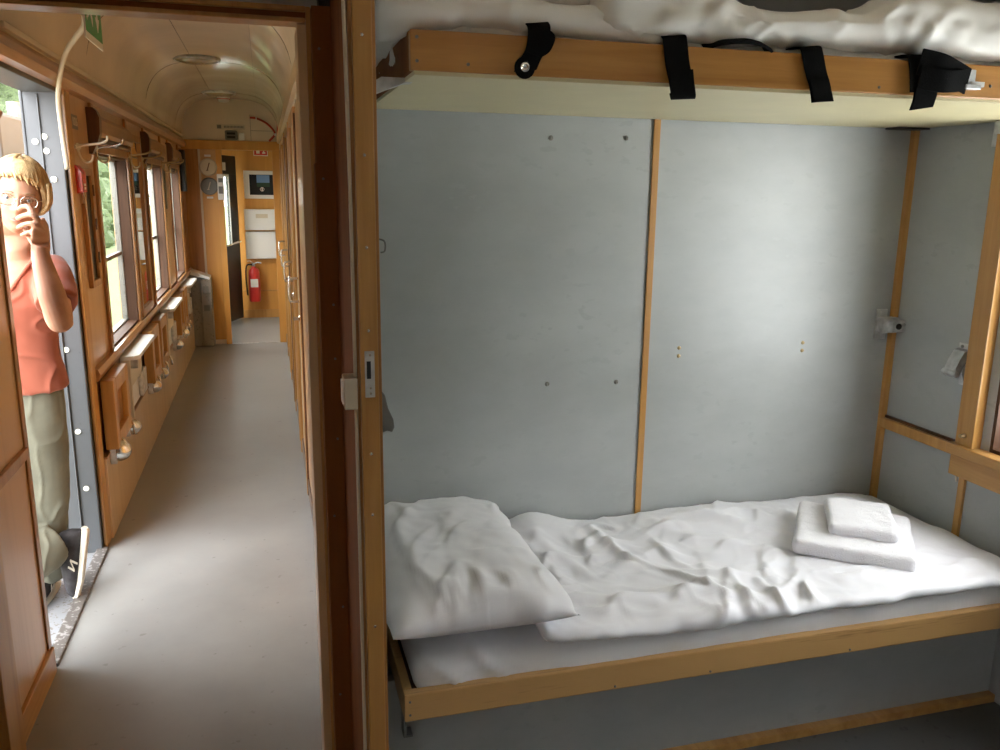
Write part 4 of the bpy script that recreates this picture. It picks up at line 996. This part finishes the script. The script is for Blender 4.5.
finger([(-.677, 2.990, 1.480), (-.680, 2.972, 1.503), (-.696, 2.972, 1.517), (-.728, 3.003, 1.512), (-.752, 3.035, 1.503)], .0100, .0078)
finger([(-.676, 3.000, 1.465), (-.682, 2.975, 1.480), (-.700, 2.975, 1.490), (-.730, 3.003, 1.484), (-.755, 3.040, 1.474)], .0096, .0074)
finger([(-.680, 3.015, 1.452), (-.688, 2.985, 1.458), (-.704, 2.985, 1.464), (-.728, 3.005, 1.456), (-.745, 3.035, 1.450)], .0086, .0066)
finger([(-.695, 3.010, 1.405), (-.712, 3.020, 1.432), (-.726, 3.030, 1.455), (-.735, 3.05, 1.478)], .012, .009)
armtube([(-.80, 3.25, 1.31), S_, (-.695, 3.15, 1.25), (-.665, 3.05, 1.175), (-.654, 3.018, 1.153)], [.05, .052, .048, .043, .032])
armtube([(-.650, 3.02, 1.148), (-.656, 3.008, 1.19), (-.668, 3.0, 1.26), (-.682, 3.003, 1.335), W_, (-.686, 3.005, 1.42)], [.034, .041, .042, .034, .027, .026])
# her right arm (mostly hidden by the panel)
b.tube(smoothpts([(-.90, 3.25, 1.31), (-1.0, 3.26, 1.29), (-1.05, 3.26, 1.16), (-1.06, 3.24, 1.02)], 4), [.05]*5+[.046]*4+[.04]*4, 16)
b.tube(smoothpts([(-1.06, 3.24, 1.03), (-1.05, 3.19, .93), (-1.0, 3.14, .86)], 4), [.038]*3+[.033]*3+[.027]*3, 14)
loft(b, [((-1.0, 3.14, .86), (.02, .02, 0), (0, 0, .027)), ((-.975, 3.125, .83), (.012, .012, 0), (.02, 0, .034)), ((-.955, 3.115, .80), (.010, .010, 0), (.02, 0, .03))], 14)
for k in range(4): finger([(-.975+.016*k, 3.12, .815), (-.962+.015*k, 3.11, .785), (-.955+.014*k, 3.12, .755+.004*abs(k-1))], .0088, .007)
finger([(-.99, 3.11, .845), (-.972, 3.09, .825), (-.965, 3.085, .80)], .010, .008)
# legs
b.tube([(-.865, 3.28, .88), (-.87, 3.36, .5), (-.885, 3.41, .40), (-.91, 3.45, .10), (-.91, 3.45, .05)], [.085, .058, .055, .036, .034], 16)
b.tube([(-.93, 3.28, .86), (-1.10, 3.19, .47)], [.08, .056], 16); b.tube([(-1.10, 3.17, .47), (-1.09, 3.18, .43), (-.835, 3.32, .27)], [.055, .052, .030], 16)
body = baked(b, .0038, 2)
root = thing('person', 'person in rust orange shirt leaning in the open doorway with hand at mouth', 'person', PO)
body.ob('body', M['skin'], root, smooth=True)
# eyes, lids, brows, lips
for s in (-1, 1):
    c = HW(s*.0315, .0695, .002); B().lathe([(.0105*math.sin(k*math.pi/10), -.0105*math.cos(k*math.pi/10)) for k in range(11)], c, hf, 18).ob('eye', M['eye'], root, smooth=True)
    B().lathe([(.0046, .0095), (.003, .0112), (0, .0114)], c, hf, 14).ob('iris', M['iris'], root, smooth=True)
    B().tube([HW(s*(.016+.006*k), .0835-.0022*abs(k-1.5)-.0018*k, .0085+.003*math.sin(k/4.5*math.pi)) for k in range(6)], [.002, .0036, .0042, .0042, .0034, .0015], 8).ob('eyelid', M['skin'], root, smooth=True)
    B().tube([HW(s*(.014+.007*k), .0905-.0016*k*k*.5, .022+.003*math.sin(k/4.5*math.pi)) for k in range(6)], [.0015, .0024, .0024, .0022, .0018, .001], 8).ob('eyebrow', M['brow'], root, smooth=True)
B().tube([HW(-.021+.006*k, .0945-.0008*(k-3.5)**2, -.0605+.0012*math.cos(k-3.5)) for k in range(8)], [.001, .0022, .003, .0026, .0026, .003, .0022, .001], 8).ob('upper_lip', M['lip'], root, smooth=True)
B().tube([HW(-.018+.0052*k, .0945-.0008*(k-3.5)**2, -.067-.0006*math.cos(k-3.5)) for k in range(8)], [.001, .0026, .0034, .0036, .0036, .0034, .0026, .001], 8).ob('lower_lip', M['lip'], root, smooth=True)
# hair
def hairline(az):
    a = abs((az+math.pi) % (2*math.pi)-math.pi)
    z_ = az if az < math.pi else az-2*math.pi; s_ = 1 if z_ > 0 else -1
    f0 = .60+.10*gauss(z_, 0, -.35, 0, .35, 1)-.16*sm(.1, .95, z_)+.03*math.sin(az*17)
    if a < .90: return f0
    if a < 1.35: return f0+(-.28-f0)*sm(.90, 1.35, a)
    return -.28-.22*sm(1.35, 2.2, a)+.04*math.sin(az*13)
b = B(); rows = []; nA, nE = 120, 44
for i in range(nE+1):
    r_ow = []
    for j in range(nA):
        az = 2*math.pi*j/nA; lo_ = hairline(az); el = lo_+(math.pi/2-lo_)*i/nE
        a, f_, u_ = head_pt(az, el, 1); t_h = .017+.010*math.sin(min(1, (el-lo_)/1.1)*math.pi*.5)+.0030*noise.noise(Vector((az*9, el*2, 0)))+.0022*math.sin(az*44+el*4+3*math.sin(az*5))
        if i == 0: t_h = .004
        elif i == 1: t_h *= .75
        n = Vector((a/.073**2, f_/.092**2, u_/.118**2)).normalized()
        r_ow.append(b.bm.verts.new(HW(a+n.x*t_h, f_+n.y*t_h, u_+n.z*t_h)))
    rows.append(r_ow)
for A, Q in zip(rows, rows[1:]):
    for j in range(nA): b.bm.faces.new((A[j], A[(j+1) % nA], Q[(j+1) % nA], Q[j]))
for k in range(26):                                                # fringe locks swept to one side
    az = -.85+k*.066; u0 = .075+.014*math.cos(az*1.5)
    p0 = head_pt(az*.75-.12, 1.15, 1); p1 = head_pt(az, .82, 1); p2 = head_pt(az+.16+.1*(az > 0), hairline(az+.16)-.04-.07*(k % 3 == 0), 1)
    P_ = []
    for (a, f_, u_), t_h in ((p0, .024), (p1, .018), (p2, .006)):
        n = Vector((a/.073**2, f_/.092**2, u_/.118**2)).normalized(); P_.append(HW(a+n.x*t_h, f_+n.y*t_h, u_+n.z*t_h))
    b.tube(smoothpts(P_, 4), [.005]*4+[.0055]*3+[.004, .001], 7)
for k in range(12):                                                # side locks
    for s in (-1, 1):
        az = s*(1.15+.09*k); P_ = []
        for el, t_h in ((.5, .026), (.1, .025), (-.15, .020), (-.30-.08*math.sin(k*2.3), .008)):
            a, f_, u_ = head_pt(az, el, 1); n = Vector((a/.073**2, f_/.092**2, u_/.118**2)).normalized(); P_.append(HW(a+n.x*t_h, f_+n.y*t_h, u_+n.z*t_h))
        b.tube(smoothpts(P_, 3), [.006]*8+[.004, .001], 7)
b.ob('hair', M['hair'], root, smooth=True)
# glasses
g = B()
for s in (-1, 1):
    g.tube([HW(s*.033+.024*math.copysign(abs(math.cos(a))**.75, math.cos(a)), .098-.10*abs(.024*math.cos(a)*s+.033*s-.02*s)*.6, -.002+.0175*math.copysign(abs(math.sin(a))**.8, math.sin(a))) for a in [2*math.pi*k/28 for k in range(28)]], .0015, 6, closed=True)
    g.tube(smoothpts([HW(s*.057, .094, .004), HW(s*.068, .080, .006), HW(s*.080, .02, .004), HW(s*.082, -.02, -.002)], 4), .0011, 6)
g.tube(smoothpts([HW(-.010, .098, .0), HW(0, .102, .004), HW(.010, .098, .0)], 4), .0011, 6)
go = g.ob('glasses', M['chrome'], root, smooth=True)
for s in (-1, 1):
    q = B(); q.lathe([(.0205, 0), (.0205, .0006), (0, .0008)], HW(s*.033, .0955, -.002), hf, 24); q.ob('lens', M['lens'], go)
# shirt
b = B()
loft(b, [((-.842, 3.25, 1.352), (.085, 0, -.004), (0, .072, 0)), ((-.847, 3.25, 1.335), (.135, 0, -.01), (0, .090, 0)), ((-.852, 3.25, 1.29), (.178, 0, 0), (0, .106, 0)), ((-.86, 3.245, 1.20), (.164, 0, 0), (0, .122, 0)), ((-.862, 3.25, 1.10), (.146, 0, 0), (0, .114, 0)),
         ((-.866, 3.265, 1.0), (.148, 0, 0), (0, .114, 0)), ((-.868, 3.28, .90), (.160, 0, 0), (0, .124, 0)), ((-.868, 3.28, .888), (.158, 0, 0), (0, .122, 0))], 40)
b.tube(smoothpts([(-.80, 3.25, 1.305), (-.722, 3.232, 1.312), (-.700, 3.165, 1.262), (-.682, 3.11, 1.215)], 4), [.058]*4+[.064]*4+[.066]*4+[.066], 20)
b.tube(smoothpts([(-.90, 3.25, 1.305), (-1.0, 3.26, 1.295), (-1.05, 3.26, 1.18)], 4), [.058]*4+[.062]*5, 20)
def sh_fn(p, n):
    return p+n*(.005*fbm((p.x*9, p.y*9, p.z*7), 2)+.007*ridge((p.x*8+p.z*6, p.y*6, p.z*8-p.x*5))**3)
def sh_cull(c):
    dz = 1.372-c.z; return c.y < 3.25 and abs(c.x+.828) < .075-dz*.62 and dz < .12
shirt = baked(b, .006, 3, sh_fn, sh_cull).ob('shirt', M['shirt'], root, smooth=True)
so = shirt.modifiers.new('cloth', 'SOLIDIFY'); so.thickness = .003
b = B(); b.tube(smoothpts([(-.905, 3.20, 1.365), (-.888, 3.165, 1.33), (-.862, 3.145, 1.29), (-.832, 3.140, 1.258), (-.805, 3.145, 1.29), (-.778, 3.165, 1.33), (-.762, 3.20, 1.358), (-.79, 3.29, 1.385), (-.87, 3.29, 1.385)], 5), .0065, 8, closed=False)
b.ob('collar', M['shirt'], root, smooth=True)
# trousers
b = B()
loft(b, [((-.868, 3.28, .95), (.130, 0, 0), (0, .096, 0)), ((-.872, 3.28, .88), (.144, 0, 0), (0, .108, 0)), ((-.875, 3.30, .74), (.138, 0, 0), (0, .104, 0)), ((-.872, 3.33, .62), (.125, 0, 0), (0, .098, 0)), ((-.872, 3.36, .50), (.112, 0, 0), (0, .094, 0)), ((-.880, 3.40, .36), (.100, 0, 0), (0, .09, 0))], 30)
b.tube(smoothpts([(-.845, 3.30, .80), (-.858, 3.33, .66), (-.865, 3.37, .50), (-.885, 3.43, .25), (-.905, 3.45, .075)], 4), [.10]*3+[.096]*4+[.090]*5+[.080]*4+[.074], 22)
b.tube(smoothpts([(-.93, 3.27, .87), (-1.03, 3.23, .66), (-1.12, 3.19, .45)], 4), [.10]*4+[.09]*5, 20)
b.tube(smoothpts([(-1.13, 3.16, .44), (-1.05, 3.18, .33), (-.96, 3.22, .265), (-.880, 3.27, .250), (-.822, 3.325, .268)], 4), [.09]*4+[.095]*4+[.098, .102, .104, .104]+[.098, .092, .086, .080]+[.074], 24)
def tr_fn(p, n): return p+n*(.005*fbm((p.x*8, p.y*8, p.z*3), 2)+.006*ridge((p.x*16, p.y*12, p.z*3+p.x*4))**3)
baked(b, .007, 3, tr_fn).ob('trousers', M['trouser'], root, smooth=True)
# shoes
def shoe(heel, Ld, Ud, name):
    L = Vector(Ld).normalized(); U = Vector(Ud); U = (U-L*U.dot(L)).normalized(); S = L.cross(U); heel = Vector(heel)
    P = lambda l, s, u: heel+L*l+S*s+U*u
    def half(l): t = l/.275; return .031+.012*math.sin(min(1, t*1.25)*math.pi*.75)-.004*(t < .1)
    b = B(); st = [0, .012, .04, .08, .12, .16, .20, .235, .26, .275]; hh = [.055, .085, .098, .098, .085, .070, .058, .050, .040, .024]
    loft(b, [(P(l, 0, .016+h/2), S*half(l)*(1 if 0 < i < 9 else .6), U*h/2) for i, (l, h) in enumerate(zip(st, hh))], 24)
    up_ = baked(b, .005, 2).ob('shoe_upper', M['shoe'], root, smooth=True)
    b = B(); loft(b, [(P(l, 0, .014+.010*max(0, (l-.2)/.075)), S*(half(l)+.004)*(1 if 0 < i < 9 else .7), U*(.017 if 0 < i < 9 else .010)) for i, l in enumerate([-.006, .004, .04, .08, .12, .16, .20, .235, .262, .28])], 20)
    so_ = b.ob('shoe_sole', M['sole'], up_, smooth='auto')
    for s in (-1, 1):
        q = B(); pts = [P(.125, s*.0450, .034), P(.110, s*.0435, .062), P(.153, s*.0450, .042), P(.138, s*.041, .066)]
        q.ribbon([x for x in pts], L*.008, .003); q.ob('side_mark', M['sole'], up_)
    q = B()
    for k in range(5): q.tube([P(.115+.018*k, -.022, .090-.0085*k), P(.115+.018*k, 0, .102-.0095*k), P(.115+.018*k, .022, .090-.0085*k)], .003, 6)
    q.ob('laces', M['grey'], up_, smooth=True)
shoe((-.712, 3.385, .285), (-.17, -.06, -.98), (-.93, -.30, .2), 'a')
shoe((-.895, 3.53, -.002), (-.1, -1, 0), (0, 0, 1), 'b')

root.location += Vector((-.020, 0, -.012))
# =================================================================== OUTSIDE
struct(B().box(-30, -1.12, -12, 6.0, -.9, -.32).ob('floor_platform', M['stone']))
struct(B().box(-30, -1.0, 6.0, 90, -.9, -.32).ob('floor_embankment', M['grass']))
def hedge(name, x, y0, y1, h, label, sgn=1):
    b = B(); ny, nz = int((y1-y0)/.35), int(h/.3); vv = []
    for i in range(ny+1):
        r = []
        for j in range(nz+1):
            y = y0+(y1-y0)*i/ny; z = -.5+h*j/nz
            q = Vector((y*.5, z*.5, x)); d = 1.2*fbm(q, 4)+.5*noise.noise(q*4); r.append(b.bm.verts.new((x+sgn*(d-.9*(j/nz)**2*2), y+.1*noise.noise(q*5), z+.5*noise.noise(Vector((y*.6, 3, x)))*(j/nz))))
        vv.append(r)
    for i in range(ny):
        for j in range(nz): b.bm.faces.new((vv[i][j], vv[i+1][j], vv[i+1][j+1], vv[i][j+1]))
    # leaf tufts
    for k in range(int((y1-y0)*60)):
        i = random.randrange(ny); j = random.randrange(nz); c = vv[i][j].co+Vector((sgn*random.uniform(0, .3), random.uniform(-.2, .2), random.uniform(-.2, .2)))
        s = random.uniform(.05, .16); a = Vector((random.uniform(-1, 1), random.uniform(-1, 1), random.uniform(-1, 1))).normalized()*s; q = a.orthogonal().normalized()*s*.6
        vs_ = [b.bm.verts.new(c+a), b.bm.verts.new(c+q), b.bm.verts.new(c-a), b.bm.verts.new(c-q)]; b.bm.faces.new(vs_)
    o = b.ob(name, M['leaf'], loc=(x, (y0+y1)/2, -.32)); tag(o, label, 'foliage', None, 'stuff'); return o
hedge('tree_foliage', -5.6, 6.2, 44, 5.0, 'pale green trees seen through the corridor windows and doorway')
hedge('tree_foliage', 13, -8, 12, 5, 'green trees outside the compartment window', -1)
# grey equipment and poles beyond the doorway
t = thing('signal_cabinet', 'tall light grey cabinet with notice standing outside the doorway', 'cabinet', (-1.42, 4.6, -.32))
B().box(-1.65, -1.165, 4.45, 4.9, -.32, 1.93, .02).ob('body', M['greymetal'], t)
B().box(-1.30, -1.185, 4.443, 4.45, 1.45, 1.78, .001).ob('notice', M['white'], t)
b = B()
for k in range(6): b.box(-1.285, -1.20, 4.440, 4.443, 1.50+k*.042, 1.512+k*.042)
b.ob('print', M['grey'], t)
b = B(); screw(b, (-1.2, 4.45, 1.83), '-y', .02); screw(b, (-1.2, 4.45, 1.90), '-y', .02); b.ob('bolt', M['white'], t)
tag(B().tube([(-1.255, 5.1, -.32), (-1.255, 5.1, 1.70)], .03, 14).tube([(-1.255, 5.1, 1.71), (-1.255, 5.1, 2.02)], .036, 14).ob('lamp_post', M['steel'], smooth='auto', loc=(-1.255, 5.1, -.32)), 'grey metal post outside between the cabinet and the door frame', 'post')
tag(B().box(-1.24, -1.17, 5.28, 5.34, -.32, 2.0, .01).ob('barrier_board', plain('salmon_board', (.70, .20, .12), .5), loc=(-1.2, 5.3, -.32)), 'salmon red board standing outside behind the grey post', 'board')
t = thing('door_handle_bar', 'dark red curved handle at the top of the doorway', 'handle', (-.99, 3.78, 1.82))
B().tube(smoothpts([(-1.10, 3.84, 1.80), (-1.05, 3.78, 1.805), (-1.0, 3.75, 1.83), (-.975, 3.76, 1.875)]), .012, 10).ob('bar', M['dark'], t, smooth=True)
